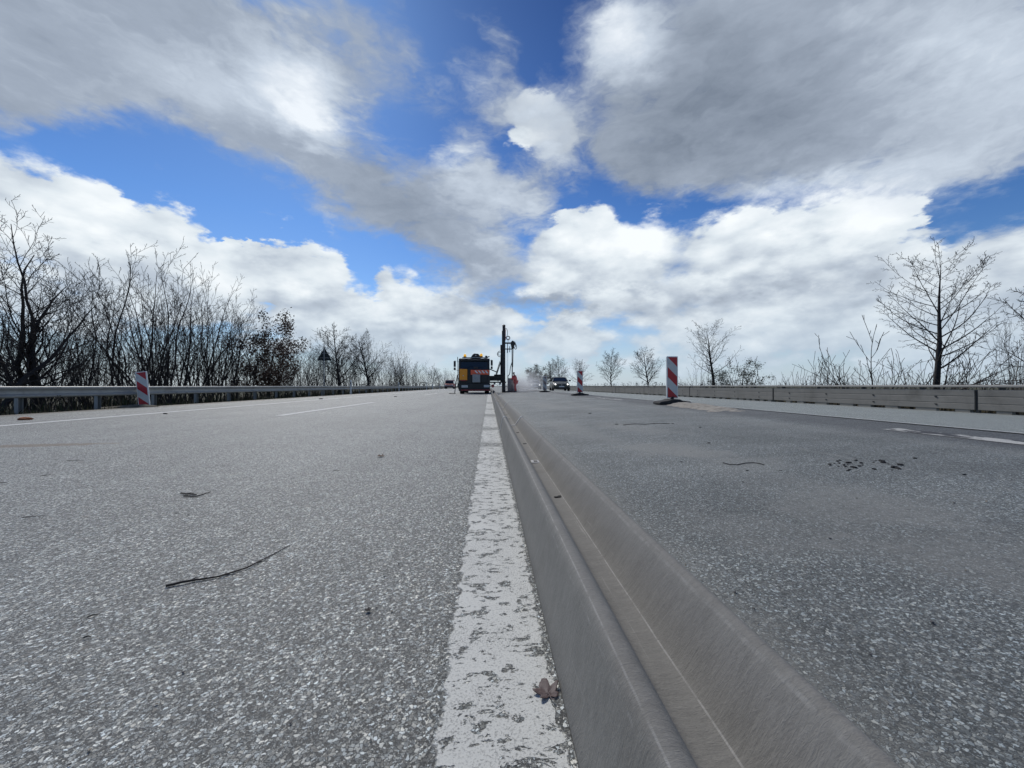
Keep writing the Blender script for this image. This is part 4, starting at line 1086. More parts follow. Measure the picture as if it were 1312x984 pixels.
def piling_rig():
    X, Y = XY(645.6, 35.0), 35.0
    root = empty('piling_rig', (X, Y, 0)); tag(root, 'tall dark piling rig with mast and hoses standing over the road right of the truck', 'piling rig')
    z0 = zr(X)
    b = MB(); b.box(-.13, .13, -.10, .10, 0.05, 6.05); b.box(-.18, -.12, -.12, .12, .05, 5.6); o = b.build('mast', M['mast'], root, bevel=.01)
    MB().tube([(0, 0, 6.02), (0, 0, 6.10), (0, 0, 6.16)], [.14, .15, .09], 10).build('mast_head', M['mast'], o, smooth=True, angle=40)
    MB().box(.131, .17, -.05, .05, 4.75, 5.75).build('orange_guard', M['redor'], o)
    g = MB()
    for k in range(28): g.box(.10, .125, -.05, .05, .6 + k * .19, .68 + k * .19)
    g.build('rack', M['hose'], o)
    def hose(pts, r=.028, name='hose'):
        # smooth through the points
        P_ = [Vector(p) for p in pts]; out = []
        for i in range(len(P_) - 1):
            a = P_[max(i-1, 0)]; p = P_[i]; q = P_[i+1]; c = P_[min(i+2, len(P_)-1)]
            for t in np.linspace(0, 1, 6, endpoint=False):
                t = float(t); out.append(.5 * ((2*p) + (q - a) * t + (2*a - 5*p + 4*q - c) * t*t + (3*p - a - 3*q + c) * t**3))
        out.append(P_[-1]); return MB().tube(out, r, 6).build(name, M['hose'], root, smooth=True, angle=80)
    hose([(.10, -.05, 5.85), (.26, -.05, 5.75), (.33, -.05, 5.45), (.28, -.05, 5.12), (.13, -.05, 4.95)], .022)
    # sheave
    t = MB(); 
    pts = [(.38 + .16 * math.cos(a), -.03, 4.95 + .16 * math.sin(a)) for a in np.linspace(0, 2 * math.pi, 17)]
    t.tube(pts, .04, 6, caps=False); t.box(.36, .40, -.05, 0, 4.60, 4.95); t.build('sheave', M['mast'], root, smooth=True, angle=60)
    b = MB(); b.box(.08, .92, -.06, .06, 4.42, 4.55); b.box(.10, .75, -.05, .05, 3.90, 3.99); b.box(.30, .36, -.04, .04, 3.6, 4.5); b.box(.50, .56, -.04, .04, 3.65, 4.2); b.build('cross_arm', M['mast'], root, bevel=.01)
    b = MB(); b.tube([(.80, 0, 3.95), (.80, 0, 4.20), (.80, 0, 4.60), (.74, 0, 4.68)], [.10, .15, .17, .09], 10); hm = b.build('hammer_head', M['mast'], root, smooth=True, angle=40)
    MB().box(.62, 1.02, -.12, .12, 4.28, 4.52).build('motor', M['mast'], hm, bevel=.03)
    hose([(.92, -.02, 4.55), (1.08, -.02, 4.40), (1.16, -.02, 4.08), (1.06, -.02, 3.93), (.95, -.02, 4.05), (.90, 0, 4.2)])
    hose([(.88, .04, 4.55), (1.0, .04, 4.6), (1.08, .04, 4.3), (1.0, .04, 4.1)])
    MB().tube([(.76, 0, 3.95), (.76, 0, .15)], .050, 8).build('drill_string', M['mast'], root, smooth=True)
    MB().tube([(.87, .02, 3.95), (.82, .02, 2.3)], .02, 5).build('guide_cable', M['hose'], root)
    for x in (.28, .36): MB().tube([(x, -.02, 3.9), (x, -.02, .9)], .014, 5).build('guide_rod', M['rod'], root)
    hose([(.72, -.1, 2.7), (.58, -.1, 2.2), (.52, -.1, 1.7), (.34, -.1, 1.45)], .035)
    # left cylinder and hose coil
    MB().tube([(-.25, 0, .9), (-.25, 0, 2.8), (-.22, 0, 4.2)], [.07, .07, .06], 8).build('lift_cylinder', M['mast'], root, smooth=True, angle=40)
    MB().box(-.32, .10, -.14, .14, 3.85, 4.32).build('mast_bracket', M['mast'], root, bevel=.03)
    hose([(-.22, -.1, 3.75), (-.45, -.1, 3.72), (-.60, -.1, 3.50), (-.50, -.1, 3.28), (-.28, -.1, 3.22)])
    hose([(-.26, -.08, 3.6), (-.46, -.08, 3.6), (-.52, -.08, 3.42), (-.30, -.08, 3.36)], .022)
    MB().tube([(-.70, 0, 1.50), (-.30, 0, 2.75)], .05, 6).build('brace', M['mast'], root)
    MB().tube([(-.78, .1, 1.50), (-.36, .1, 2.85)], .025, 6).build('brace', M['mast'], root)
    MB().tube([(-1.35, -.3, 2.12), (-.60, -.2, 1.82)], .045, 6).build('boom_strut', M['mast'], root)
    # cantilever frame reaching from the truck across the barrier
    b = MB(); b.box(-1.55, .05, -.35, .35, 1.05, 1.22); b.box(-1.5, -.2, -.30, .30, 1.22, 1.50); b.box(-.9, -.1, -.32, .32, 1.5, 1.62); b.build('carriage', M['truckblack'], root, bevel=.03)
    b = MB(); b.box(-1.4, .2, -.28, -.20, .86, .98); b.box(-1.4, .2, .20, .28, .86, .98); b.build('slide_rail', M['mast'], root)
    for x in (-.95, -.45): MB().box(x, x + .18, -.33, -.28, .70, .86).build('control_valve', M['greybox'], root, bevel=.01)
    b = MB(); b.tube([(-.55, 0, 1.0), (-.10, 0, 1.9)], .045, 6); b.build('tilt_cylinder', M['rod'], root)
    # drill guard and feet
    b = MB(); b.box(.34, .40, -.25, .25, .12, 1.55); b.box(1.05, 1.11, -.25, .25, .12, 1.0); b.box(.34, 1.11, .20, .25, .12, 1.3); b.box(.34, 1.11, -.25, .25, .95, 1.02); b.build('drill_guard', M['greybox'], root)
    b = MB(); b.box(-.18, 1.15, -.4, .4, 0.0, .12); b.build('foot_plate', M['mast'], root, bevel=.02)
    MB().box(-.12, .14, -.16, .16, .1, .9).build('mast_foot', M['mast'], root, bevel=.02)
    root.location.z = z0 - .0
piling_rig()

# ---------------- passenger cars
def car(name, x, y, label, paint, rz=0.0, lit=True, H=1.47, W=1.78, L=4.3):
    root = empty(name, (x, y, zr(x)), rz); tag(root, label, 'car', 'oncoming cars')
    P_ = simple(name + '_paint', paint, .40, .1, .08, 3, spec=.6, dirt=((.07,.068,.055), .35))
    hw = W / 2
    # lower body by stations along y (0 = nose): half width, bottom, top
    ST = [(0.00, .60, .42, .60), (.05, .74, .27, .68), (.22, .83, .20, .76), (.60, .87, .18, .86), (1.05, hw, .18, .95), (1.35, hw, .18, .98), (2.6, hw, .18, 1.0), (3.6, hw*.99, .20, 1.02), (4.1, .84, .26, 1.0), (L, .72, .40, .90)]
    b = MB(); ring = []
    for (yy, w, zb, zt) in ST:
        prof = [(-w*.80, zb), (-w*.98, zb + .10), (-w, (zb + zt) * .52), (-w*.955, zt - .10), (-w*.84, zt), (0, zt + .035), (w*.84, zt), (w*.955, zt - .10), (w, (zb + zt) * .52), (w*.98, zb + .10), (w*.80, zb)]
        ring.append([(px_, yy, pz) for px_, pz in prof])
    k = len(ring[0])
    for r_ in ring: b.v += r_
    for i in range(len(ring) - 1):
        for j in range(k):
            j2 = (j + 1) % k; b.f.append((i*k+j, i*k+j2, (i+1)*k+j2, (i+1)*k+j)); b.m.append(0)
    b.f.append(tuple(reversed(range(k)))); b.f.append(tuple((len(ring)-1)*k + j for j in range(k))); b.m += [0, 0]
    body = b.build('body', P_, root, smooth=True, angle=50); sb = body.modifiers.new('sub', 'SUBSURF'); sb.levels = sb.render_levels = 2
    # glasshouse
    g = MB(); RF = H
    lo = [(-hw*.86, 1.02, .96), (hw*.86, 1.02, .96), (hw*.88, 3.75, 1.0), (-hw*.88, 3.75, 1.0)]
    hi = [(-hw*.66, 1.78, RF - .06), (hw*.66, 1.78, RF - .06), (hw*.66, 3.1, RF - .07), (-hw*.66, 3.1, RF - .07)]
    g.add(lo + hi, [(0, 1, 5, 4), (1, 2, 6, 5), (2, 3, 7, 6), (3, 0, 4, 7), (4, 5, 6, 7), (0, 3, 2, 1)])
    g.build('windows', M['glass'], root, bevel=.03)
    r_ = MB(); pr = []
    for yy, zz in ((1.70, RF - .075), (1.9, RF - .03), (2.4, RF), (2.9, RF - .01), (3.2, RF - .07)):
        pr.append([(-hw*.70, yy, zz - .045), (-hw*.6, yy, zz - .008), (0, yy, zz), (hw*.6, yy, zz - .008), (hw*.70, yy, zz - .045), (hw*.66, yy, zz - .06), (-hw*.66, yy, zz - .06)])
    for q in pr: r_.v += q
    for i in range(len(pr) - 1):
        for j in range(7): r_.f.append((i*7+j, i*7+(j+1)%7, (i+1)*7+(j+1)%7, (i+1)*7+j)); r_.m.append(0)
    r_.f.append(tuple(reversed(range(7)))); r_.f.append(tuple(28 + j for j in range(7))); r_.m += [0, 0]
    r_.build('roof', P_, root, smooth=True, angle=50)
    for s in (-1, 1):
        MB().tube([(s*hw*.86, 1.02, .97), (s*hw*.67, 1.76, RF - .06)], .035, 6).build('pillar', P_, root, smooth=True)
        MB().tube([(s*hw*.90, 2.45, 1.0), (s*hw*.68, 2.42, RF - .07)], .03, 6).build('pillar', M['truckblack'], root, smooth=True)
        MB().tube([(s*hw*.89, 3.72, 1.0), (s*hw*.67, 3.1, RF - .07)], .06, 6).build('pillar', P_, root, smooth=True)
        m_ = MB().box(s*(hw + .09) - .10, s*(hw + .09) + .10, 1.22, 1.34, .98, 1.12).build('door_mirror', P_, root, bevel=.03)
        # headlamps, swept round the corner
        hl = MB(); cxx = s * .60
        hl.add([(cxx - .17, .055 + (.05 if s < 0 else 0), .60), (cxx + .17, .055 + (.05 if s > 0 else 0), .60), (cxx + .19, .10 + (.08 if s > 0 else 0), .72), (cxx - .15, .10 + (.08 if s < 0 else 0), .74)], [(0, 1, 2, 3)])
        hh = MB().tube([(cxx, .02, .665), (cxx, .20, .665)], [.085, .11], 14).build('headlight', M['lampglass'], root)
        MB().tube([(cxx, .008, .665), (cxx, .024, .665)], .062, 12).build('bulb', M['lit'] if lit else M['lampglass'], hh)
        MB().box(s*.62 - .10, s*.62 + .10, .03, .12, .33, .40).build('fog_lamp', M['truckblack'], root, bevel=.01)
    gr = MB().box(-.36, .36, -.012, .08, .52, .66).build('grille', M['truckblack'], root, bevel=.015)
    MB().tube([(0, -.02, .60), (0, -.005, .60)], .05, 12).build('badge', M['rod'], gr)
    MB().box(-.55, .55, -.005, .10, .24, .38).build('lower_intake', M['truckblack'], root, bevel=.02)
    MB().box(-.26, .26, -.025, .0, .40, .50).build('number_plate', M['plate'], root, bevel=.004)
    for yy in (.85, 3.45):
        for s in (-1, 1):
            wheel(root, s * (hw - .10), yy, .32, .21)
    return root
car('parked_car', XY(719.6, 37.5), 37.5, 'dark green-grey car with lit headlights driving along the right barrier', (0.075, 0.08, 0.062), R(-4))
bpy.data.objects['parked_car'].name = 'passenger_car'
car('passenger_car', XY(686.3, 58.0), 58.0, 'silver car with bright headlights half hidden in the dust cloud', (0.22, 0.23, 0.23), R(-2), H=1.45)

# red van far down the left lane
def red_van():
    X, Y = XY(575.2, 84), 84.0
    root = empty('van', (X, Y, 0)); tag(root, 'small red and white works van far off left of the truck', 'van')
    M['vanwhite'] = simple('van_pale_roof', (.62, .58, .56), .5)
    b = MB(); b.prism([(0, .35), (0, .98), (.75, 1.15), (4.4, 1.15), (4.4, .35)], -.98, .98, axis='x'); b.build('body', M['redpaint'], root, bevel=.06)
    b = MB(); lo = [(-.93, .72, 1.14), (.93, .72, 1.14), (.93, 4.3, 1.14), (-.93, 4.3, 1.14)]; hi = [(-.80, 1.15, 1.72), (.80, 1.15, 1.72), (.80, 4.3, 1.80), (-.80, 4.3, 1.80)]
    b.add(lo + hi, [(0, 1, 5, 4), (1, 2, 6, 5), (2, 3, 7, 6), (3, 0, 4, 7), (4, 5, 6, 7), (0, 3, 2, 1)]); b.build('windows', M['glass'], root, bevel=.03)
    MB().box(-.84, .84, 1.12, 4.35, 1.74, 1.94).build('roof', M['redpaint'], root, bevel=.05)
    MB().box(-.99, .99, -.05, .1, .62, .74).build('white_band', M['vanwhite'], root, bevel=.02)
    MB().box(-.84, .84, 1.09, 1.14, 1.74, 1.84).build('visor_board', M['vanwhite'], root)
    for s in (-1, 1):
        MB().tube([(s*.91, .72, 1.14), (s*.80, 1.14, 1.76)], .05, 6).build('pillar', M['redpaint'], root)
        MB().box(s*.72 - .15, s*.72 + .15, -.03, .02, .76, .92).build('headlight', M['lampglass'], root, bevel=.02)
    MB().box(-1.0, 1.0, -.12, .1, .34, .56).build('bumper', M['truckblack'], root, bevel=.03)
    for yy in (.9, 3.6):
        for s in (-1, 1): wheel(root, s * .88, yy, .36, .24)
red_van()

# ---------------- worker
def skin_mesh(name, verts, edges, radii, mat, parent, root_i=0, sub=2):
    me = bpy.data.meshes.new(name); me.from_pydata(verts, edges, []); me.materials.append(mat)
    o = bpy.data.objects.new(name, me); COL.objects.link(o)
    if parent is not None: o.parent = parent
    md = o.modifiers.new('skin', 'SKIN'); md.use_smooth_shade = True
    sv = me.skin_vertices[0].data
    for i, r_ in enumerate(radii):
        sv[i].radius = r_ if hasattr(r_, '__len__') else (r_, r_); sv[i].use_root = (i == root_i)
    s = o.modifiers.new('sub', 'SUBSURF'); s.levels = s.render_levels = sub
    return o
def worker():
    X, Y = XY(660.2, 33.8), 33.8
    root = empty('person', (X, Y, zr(X)), R(25)); tag(root, 'worker in red-orange hi-vis jacket and trousers bending towards the drill in the dust', 'person')
    M['skin'] = simple('skin', (.42, .23, .16), .6); M['hair'] = simple('dark_cap', (.03, .028, .03), .7); M['hivis'] = simple('hi_vis_cloth', (.90, .16, .13), .75, var=.15, scale=8)
    M['boot'] = simple('work_boot', (.03, .025, .02), .7)
    # facing -x (towards the drill); y is away from the camera
    J = {}
    V_ = []; E = []; Rr = []
    def v(n_, p, r_):
        J[n_] = len(V_); V_.append(p); Rr.append(r_)
    v('pelvis', (.05, 0, .95), (.13, .15)); v('belly', (.02, 0, 1.12), (.11, .14)); v('chest', (-.05, 0, 1.33), (.12, .17)); v('neck', (-.10, 0, 1.50), .055); v('jaw', (-.14, 0, 1.58), (.07, .065)); v('head', (-.14, 0, 1.68), (.095, .08)); v('crown', (-.13, 0, 1.76), (.07, .06)); v('nose', (-.245, 0, 1.645), .014)
    E += [(J['pelvis'], J['belly']), (J['belly'], J['chest']), (J['chest'], J['neck']), (J['neck'], J['jaw']), (J['jaw'], J['head']), (J['head'], J['crown']), (J['head'], J['nose'])]
    arms = {}
    for s in (-1, 1):
        e_ = 'n' if s < 0 else 'f'
        v('sh' + e_, (-.07, s*.19, 1.41), .065); v('el' + e_, (-.20, s*.25, 1.16), .048); v('wr' + e_, (-.43, s*.16, 1.12), .032); v('pa' + e_, (-.51, s*.14, 1.12), (.020, .038))
        E += [(J['chest'], J['sh' + e_]), (J['sh' + e_], J['el' + e_]), (J['el' + e_], J['wr' + e_]), (J['wr' + e_], J['pa' + e_])]
        for q, (dy, ln) in enumerate(((-.030, .060), (-.010, .072), (.010, .068), (.030, .052))):
            v('f%d%s' % (q, e_), (-.51 - ln * .6, s*.14 + dy, 1.115), .0095); v('g%d%s' % (q, e_), (-.51 - ln, s*.14 + dy, 1.085), .008)
            E += [(J['pa' + e_], J['f%d%s' % (q, e_)]), (J['f%d%s' % (q, e_)], J['g%d%s' % (q, e_)])]
        v('th' + e_, (-.49, s*.14 - s*.05, 1.10), .010); v('tk' + e_, (-.53, s*.14 - s*.055, 1.075), .009)
        E += [(J['wr' + e_], J['th' + e_]), (J['th' + e_], J['tk' + e_])]
        v('hip' + e_, (.05, s*.10, .90), .095); v('kn' + e_, (-.03 + s*.08, s*.13, .50), .062); v('an' + e_, (.06 + s*.12, s*.14, .09), .040); v('to' + e_, (-.10 + s*.12, s*.15, .035), .035)
        E += [(J['pelvis'], J['hip' + e_]), (J['hip' + e_], J['kn' + e_]), (J['kn' + e_], J['an' + e_]), (J['an' + e_], J['to' + e_])]
    skin_mesh('body', V_, E, Rr, M['skin'], root)
    def sub(names, edges, grow_, nm, mat):
        idx = {n_: i for i, n_ in enumerate(names)}
        vs_ = [V_[J[n_]] for n_ in names]; rr = [tuple(a + grow_ for a in (Rr[J[n_]] if hasattr(Rr[J[n_]], '__len__') else (Rr[J[n_]],) * 2)) for n_ in names]
        return skin_mesh(nm, vs_, [(idx[a], idx[b_]) for a, b_ in edges], rr, mat, root)
    sub(['pelvis', 'belly', 'chest', 'shn', 'eln', 'wrn', 'shf', 'elf', 'wrf'], [('pelvis', 'belly'), ('belly', 'chest'), ('chest', 'shn'), ('shn', 'eln'), ('eln', 'wrn'), ('chest', 'shf'), ('shf', 'elf'), ('elf', 'wrf')], .028, 'jacket', M['hivis'])
    sub(['pelvis', 'hipn', 'knn', 'ann', 'hipf', 'knf', 'anf'], [('pelvis', 'hipn'), ('hipn', 'knn'), ('knn', 'ann'), ('pelvis', 'hipf'), ('hipf', 'knf'), ('knf', 'anf')], .022, 'trousers', M['hivis'])
    for e_ in 'nf': sub(['an' + e_, 'to' + e_], [('an' + e_, 'to' + e_)], .018, 'boot', M['boot'])
    sub(['head', 'crown'], [('head', 'crown')], .022, 'cap', M['hair'])
worker()

# ---------------- dust blown from the drill
def dust(name, loc, scale, dens, label, seed):
    bm = bmesh.new(); bmesh.ops.create_icosphere(bm, subdivisions=3, radius=1.0)
    me = bpy.data.meshes.new(name); bm.to_mesh(me); bm.free()
    o = bpy.data.objects.new(name, me); COL.objects.link(o); o.location = loc; o.scale = scale
    m = bpy.data.materials.new(name); m.use_nodes = True; nt = m.node_tree; nt.nodes.clear(); n = N(nt)
    tc = n.new('ShaderNodeTexCoord').outputs['Object']
    g = n.new('ShaderNodeTexGradient', gradient_type='SPHERICAL'); n.link(tc, g.inputs[0])
    nz = n.noise(n.vmath('ADD', tc, (seed, 0, 0)), 2.2, 4, .6).outputs['Fac']
    v = n.math('MULTIPLY_ADD', n.math('SUBTRACT', nz, .5), 1.1, g.outputs[1])
    dn = n.math('MULTIPLY', n.smooth(v, 0.05, .75), dens)
    p = n.new('ShaderNodeVolumePrincipled'); p.inputs['Color'].default_value = (.92, .92, .92, 1); n.link(dn, p.inputs['Density']); p.inputs['Anisotropy'].default_value = .2
    ou = n.new('ShaderNodeOutputMaterial'); n.link(p.outputs[0], ou.inputs['Volume']); me.materials.append(m)
    tag(o, label, 'dust', kind='stuff'); return o
dust('dust_cloud', (2.9, 34.9, .55), (1.9, 2.4, 1.30), .50, 'pale drilling dust hanging round the worker and the drill', 1.0)
dust('dust_plume', (4.6, 45, 1.0), (3.0, 8, 2.0), .09, 'thin dust drifting over the road towards the silver car', 5.0)

# ------------------------------------------------------------------ litter on the road
def twig(name, pts_px, r0, r1, label, cat='twig', side=(), jig=.0015, group=None):
    P_ = [G(*p) for p in pts_px]; base = P_[0]
    root_pts = []
    for i in range(len(P_) - 1):
        for t in (0, .33, .66): root_pts.append(P_[i].lerp(P_[i+1], t))
    root_pts.append(P_[-1])
    rr = random.Random(len(label)); pts = []
    for i, p in enumerate(root_pts):
        t = i / (len(root_pts) - 1); r_ = r0 + (r1 - r0) * t
        pts.append((Vector((p.x + rr.gauss(0, jig), p.y + rr.gauss(0, jig), p.z + r_ * 1.0 + .001 + abs(rr.gauss(0, jig)))) - base, r_))
    b = MB(); b.tube([p for p, _ in pts], [r_ for _, r_ in pts], 6)
    for (t, L, a) in side:
        i = int(t * (len(pts) - 1)); p, r_ = pts[i]; d = (pts[min(i+1, len(pts)-1)][0] - p).normalized()
        d2 = Matrix.Rotation(R(a), 3, 'Z') @ d
        b.tube([p, p + d2 * L * .6 + Vector((0, 0, .004)), p + d2 * L + Vector((0, 0, .001))], [r_ * .7, r_ * .5, r_ * .3], 5)
    o = b.build(name, M['twigdark'], smooth=True, angle=80, loc=base); tag(o, label, cat, group); return o
M['twigdark'] = simple('dead_twig', (.020, .016, .014), .8, var=.4, scale=30)
twig('twig', [(214, 754), (245, 748), (280, 741), (318, 729), (350, 713), (372, 700)], .0042, .0012, 'long thin dark twig lying in the left foreground', side=((.42, .05, -40), (.72, .035, -60), (.25, .02, 35)))
twig('twig', [(232, 634), (252, 634.5)], .005, .003, 'upper of the two short twigs behind the long twig', side=((.6, .04, 20),))
twig('twig', [(236, 638), (252, 637), (270, 631)], .004, .002, 'lower short twig behind the long twig')
for i, (px, py, L, a) in enumerate(((86, 591, .12, 5), (30, 664, .08, 12), (113, 795, .02, 40), (52, 611, .05, 60), (0, 620, .05, 0), (108, 819, .015, 20), (427, 604, .05, 15))):
    g = G(px, py); b = MB(); b.tube([(0, 0, .004), (L * .5 * math.cos(R(a)), L * .5 * math.sin(R(a)), .006), (L * math.cos(R(a)), L * math.sin(R(a)), .004)], [.0016, .0018, .0008], 5)
    o = b.build('twig', M['twigdark'], loc=g); tag(o, 'tiny dark bit of twig scattered on the left lane', 'twig', 'twig bits on the left lane')

def leaf(name, px, py, size, label, mat, rz, curl=.35, lobes=5, flat=False):
    g = G(px, py, .006); b = MB(); rr = random.Random(int(px)); n_ = 60; ctr = Vector((0, 0, 0))
    tipa = [90, 30, 150, -28, 208] if lobes == 5 else [90, 0, 180]
    tipl = [1.0, .86, .86, .62, .62] if lobes == 5 else [1, .5, .5]
    rim = []
    for i in range(n_):
        a = -90 + 360 * i / n_
        r_ = .20
        for ta, tl in zip(tipa, tipl):
            dd = abs((a - ta + 180) % 360 - 180)
            w = 50 if abs(ta - 90) < 1 else 40
            if dd < w: r_ = max(r_, .20 + (tl - .20) * (1 - dd / w) ** .75 * (1 + .10 * math.sin(a * .9)))
        r_ *= 1 + rr.uniform(-.05, .05); rim.append((a, r_))
    rings = 5
    def P3(a, r_):
        x, y = math.cos(R(a)) * r_ * size, math.sin(R(a)) * r_ * size
        z = curl * size * (.45 * r_ * r_ * (1 + .6 * math.sin(R(a * 2 + 40))) + .10 * math.cos(R(a * 5)) * r_)
        return (x, y, z + .0)
    b.v.append((0, 0, .002)); 
    for k in range(1, rings + 1):
        for a, r_ in rim: b.v.append(P3(a, r_ * k / rings))
    for i in range(n_): b.f.append((0, 1 + i, 1 + (i + 1) % n_)); b.m.append(0)
    for k in range(rings - 1):
        for i in range(n_): b.f.append((1 + k*n_ + i, 1 + (k+1)*n_ + i, 1 + (k+1)*n_ + (i+1) % n_, 1 + k*n_ + (i+1) % n_)); b.m.append(0)
    b.tube([(0, 0, .003), (.02 * size, -.4 * size, .002), (.12 * size, -.62 * size, .006)], [.0012, .0010, .0009], 5)
    o = b.build(name, mat, smooth=True, angle=60, loc=g); o.rotation_euler = (0, 0, rz)
    sd_ = o.modifiers.new('thick', 'SOLIDIFY'); sd_.thickness = .0006
    tag(o, label, 'leaf'); return o
m, n, b = material('dry_maple_leaf'); tc = n.new('ShaderNodeTexCoord').outputs['Object']
w1 = n.noise(tc, 60, 5, .6).outputs['Fac']; c = n.ramp(w1, [(.3, (.060, .040, .038)), (.6, (.11, .074, .068)), (.8, (.16, .115, .10))]); n.link(c, b.inputs['Base Color']); b.inputs['Roughness'].default_value = .6
bumpn(n, b, n.noise(tc, 300, 3, .6).outputs['Fac'], .4, .001); M['leafdry'] = m
leaf('leaf', 702, 897, .037, 'curled brown maple leaf on the white line beside the barrier', M['leafdry'], R(14), .45)
leaf('leaf', 489, 586, .045, 'small dry brown leaf on the left lane near the white line', M['leaf_brown'], R(60), .7)
leaf('leaf', 472, 787, .013, 'crumbled dark leaf scrap left of the white line', M['twigdark'], R(10), .5)

def crumb_mesh(seed, flat=.45):
    bm = bmesh.new(); bmesh.ops.create_icosphere(bm, subdivisions=2, radius=1.0); rr = random.Random(seed); off = Vector((rr.random() * 9, rr.random() * 9, 0))
    for v in bm.verts:
        k = 1 + .55 * mnoise.noise(v.co * 1.4 + off); v.co = Vector((v.co.x * k, v.co.y * k * .8, v.co.z * k * flat + flat * .55))
    me = bpy.data.meshes.new('crumb'); bm.to_mesh(me); bm.free(); return me
M['crumb'] = simple('dark_asphalt_crumb', (.018, .017, .017), .8, var=.4, scale=20); M['brick'] = simple('orange_brick', (.36, .13, .05), .85, var=.3, scale=30)
CM = [crumb_mesh(s_) for s_ in range(4)]
for me in CM: me.materials.append(M['crumb'])
rr = random.Random(3)
spots = [(rr.gauss(1082, 12), rr.gauss(596, 2.4), rr.uniform(.005, .015)) for _ in range(15)] + [(rr.uniform(1070, 1155), rr.uniform(589, 603), rr.uniform(.006, .016)) for _ in range(16)] + [(1145, 600, .02), (1172, 588, .012), (1235, 609, .01)]
for px, py, s_ in spots:
    g = G(px, py); o = bpy.data.objects.new('asphalt_crumb', rr.choice(CM)); COL.objects.link(o); o.location = g; o.scale = (s_, s_ * rr.uniform(.6, 1.1), s_); o.rotation_euler = (0, 0, rr.uniform(0, 6.28))
    tag(o, 'black crumb of asphalt in the loose cluster on the right carriageway', 'crumb', 'asphalt crumbs on the right carriageway')
for px, py, s_ in ((908, 568, .018), (873, 592, .01), (957, 603, .012), (897, 548, .02), (790, 544, .025), (800, 545, .02), (812, 543.5, .02), (838, 543, .025), (850, 542.5, .02), (862, 543, .02), (952, 618, .008), (1000, 603, .01), (756, 530, .035)):
    g = G(px, py); o = bpy.data.objects.new('asphalt_crumb', rr.choice(CM)); COL.objects.link(o); o.location = g; o.scale = (s_, s_ * .8, s_ * .5); o.rotation_euler = (0, 0, rr.uniform(0, 6.28))
    tag(o, 'single black crumb scattered on the right carriageway away from the cluster', 'crumb', 'scattered crumbs on the right carriageway')
for i, (px, py, s_, lb) in enumerate(((411, 511.5, .11, 'dark clod on the left shoulder beyond the triangular sign pole'), (507, 508.5, .10, 'dark clod on the left lane right of the dashed line'), (212, 530.5, .06, 'dark clod on the white edge line below the leaning beacon'))):
    g = G(px, py); o = bpy.data.objects.new('clod', CM[i]); COL.objects.link(o); o.location = g; o.scale = (s_ * .8, s_ * .6, s_ * .6); tag(o, lb, 'clod')
me = crumb_mesh(9, .5); me.materials.append(M['brick']); g = G(32, 538); o = bpy.data.objects.new('brick_fragment', me); COL.objects.link(o); o.location = g; o.scale = (.11, .08, .07); tag(o, 'orange brick fragment on the left shoulder', 'brick fragment')

# thin looped strands (scraps of wire and joint tape) on the right carriageway
def strand(pts_px, r_, label, name='wire_scrap'):
    P_ = [G(*p) for p in pts_px]; base = P_[0]; b = MB(); b.tube([p - base + Vector((0, 0, r_ + .001)) for p in P_], r_, 5)
    o = b.build(name, M['crumb'], smooth=True, angle=80, loc=base); tag(o, label, 'wire scrap')
strand([(926, 594), (934, 596), (944, 596), (955, 594), (966, 593.5), (974, 595), (979, 596.5)], .0028, 'thin dark curved wire scrap on the pale dust of the right carriageway')
strand([(798, 545), (812, 543.5), (826, 544), (842, 543), (858, 543.4)], .0035, 'thin dark wire scrap further off between barrier and sand heap')

# sand heap by the large beacon
def sand():
    gx, gy = XY(880, 9.0), 9.0
    m, n, b = material('loose_sand'); pos = wpos(n); c = n.ramp(n.noise(pos, 12, 6, .65).outputs['Fac'], [(.3, (.20, .182, .15)), (.55, (.36, .33, .275)), (.75, (.44, .41, .35))])
    n.link(c, b.inputs['Base Color']); b.inputs['Roughness'].default_value = .95; bumpn(n, b, n.noise(pos, 160, 4, .7).outputs['Fac'], .6, .004)
    c0, c1 = G(873, 518), G(942, 527.5)
    d = (c1 - c0); d.z = 0; L = d.length; u = d.normalized(); w = Vector((-u.y, u.x, 0)); nx, ny = 60, 22; b = MB(); base = Vector((c0.x, c0.y, zr(c0.x)))
    for j in range(ny + 1):
        for i in range(nx + 1):
            s_, t = i / nx, j / ny * 2 - 1
            p = c0 + u * (s_ * 1.35 - .25) * L + w * t * .42
            e = (1 - t * t) * max(0, math.sin(min(1, s_ * 1.02) * math.pi)) ** .6
            nz = mnoise.noise(Vector((p.x * 3.5, p.y * 3.5, 0))) * .5 + mnoise.noise(Vector((p.x * 11, p.y * 11, 3))) * .22
            h = .075 * (e * (1.3 - s_ * .8) + nz * .75 - .22)
            b.v.append((p.x - base.x, p.y - base.y, zr(p.x) - base.z + h))
    for j in range(ny):
        for i in range(nx): b.f.append((j*(nx+1)+i, j*(nx+1)+i+1, (j+1)*(nx+1)+i+1, (j+1)*(nx+1)+i)); b.m.append(0)
    o = b.build('sand_heap', m, smooth=True, angle=180, loc=base); tag(o, 'low spill of pale sand beside the foot of the large striped beacon', 'sand', kind='stuff')
sand()
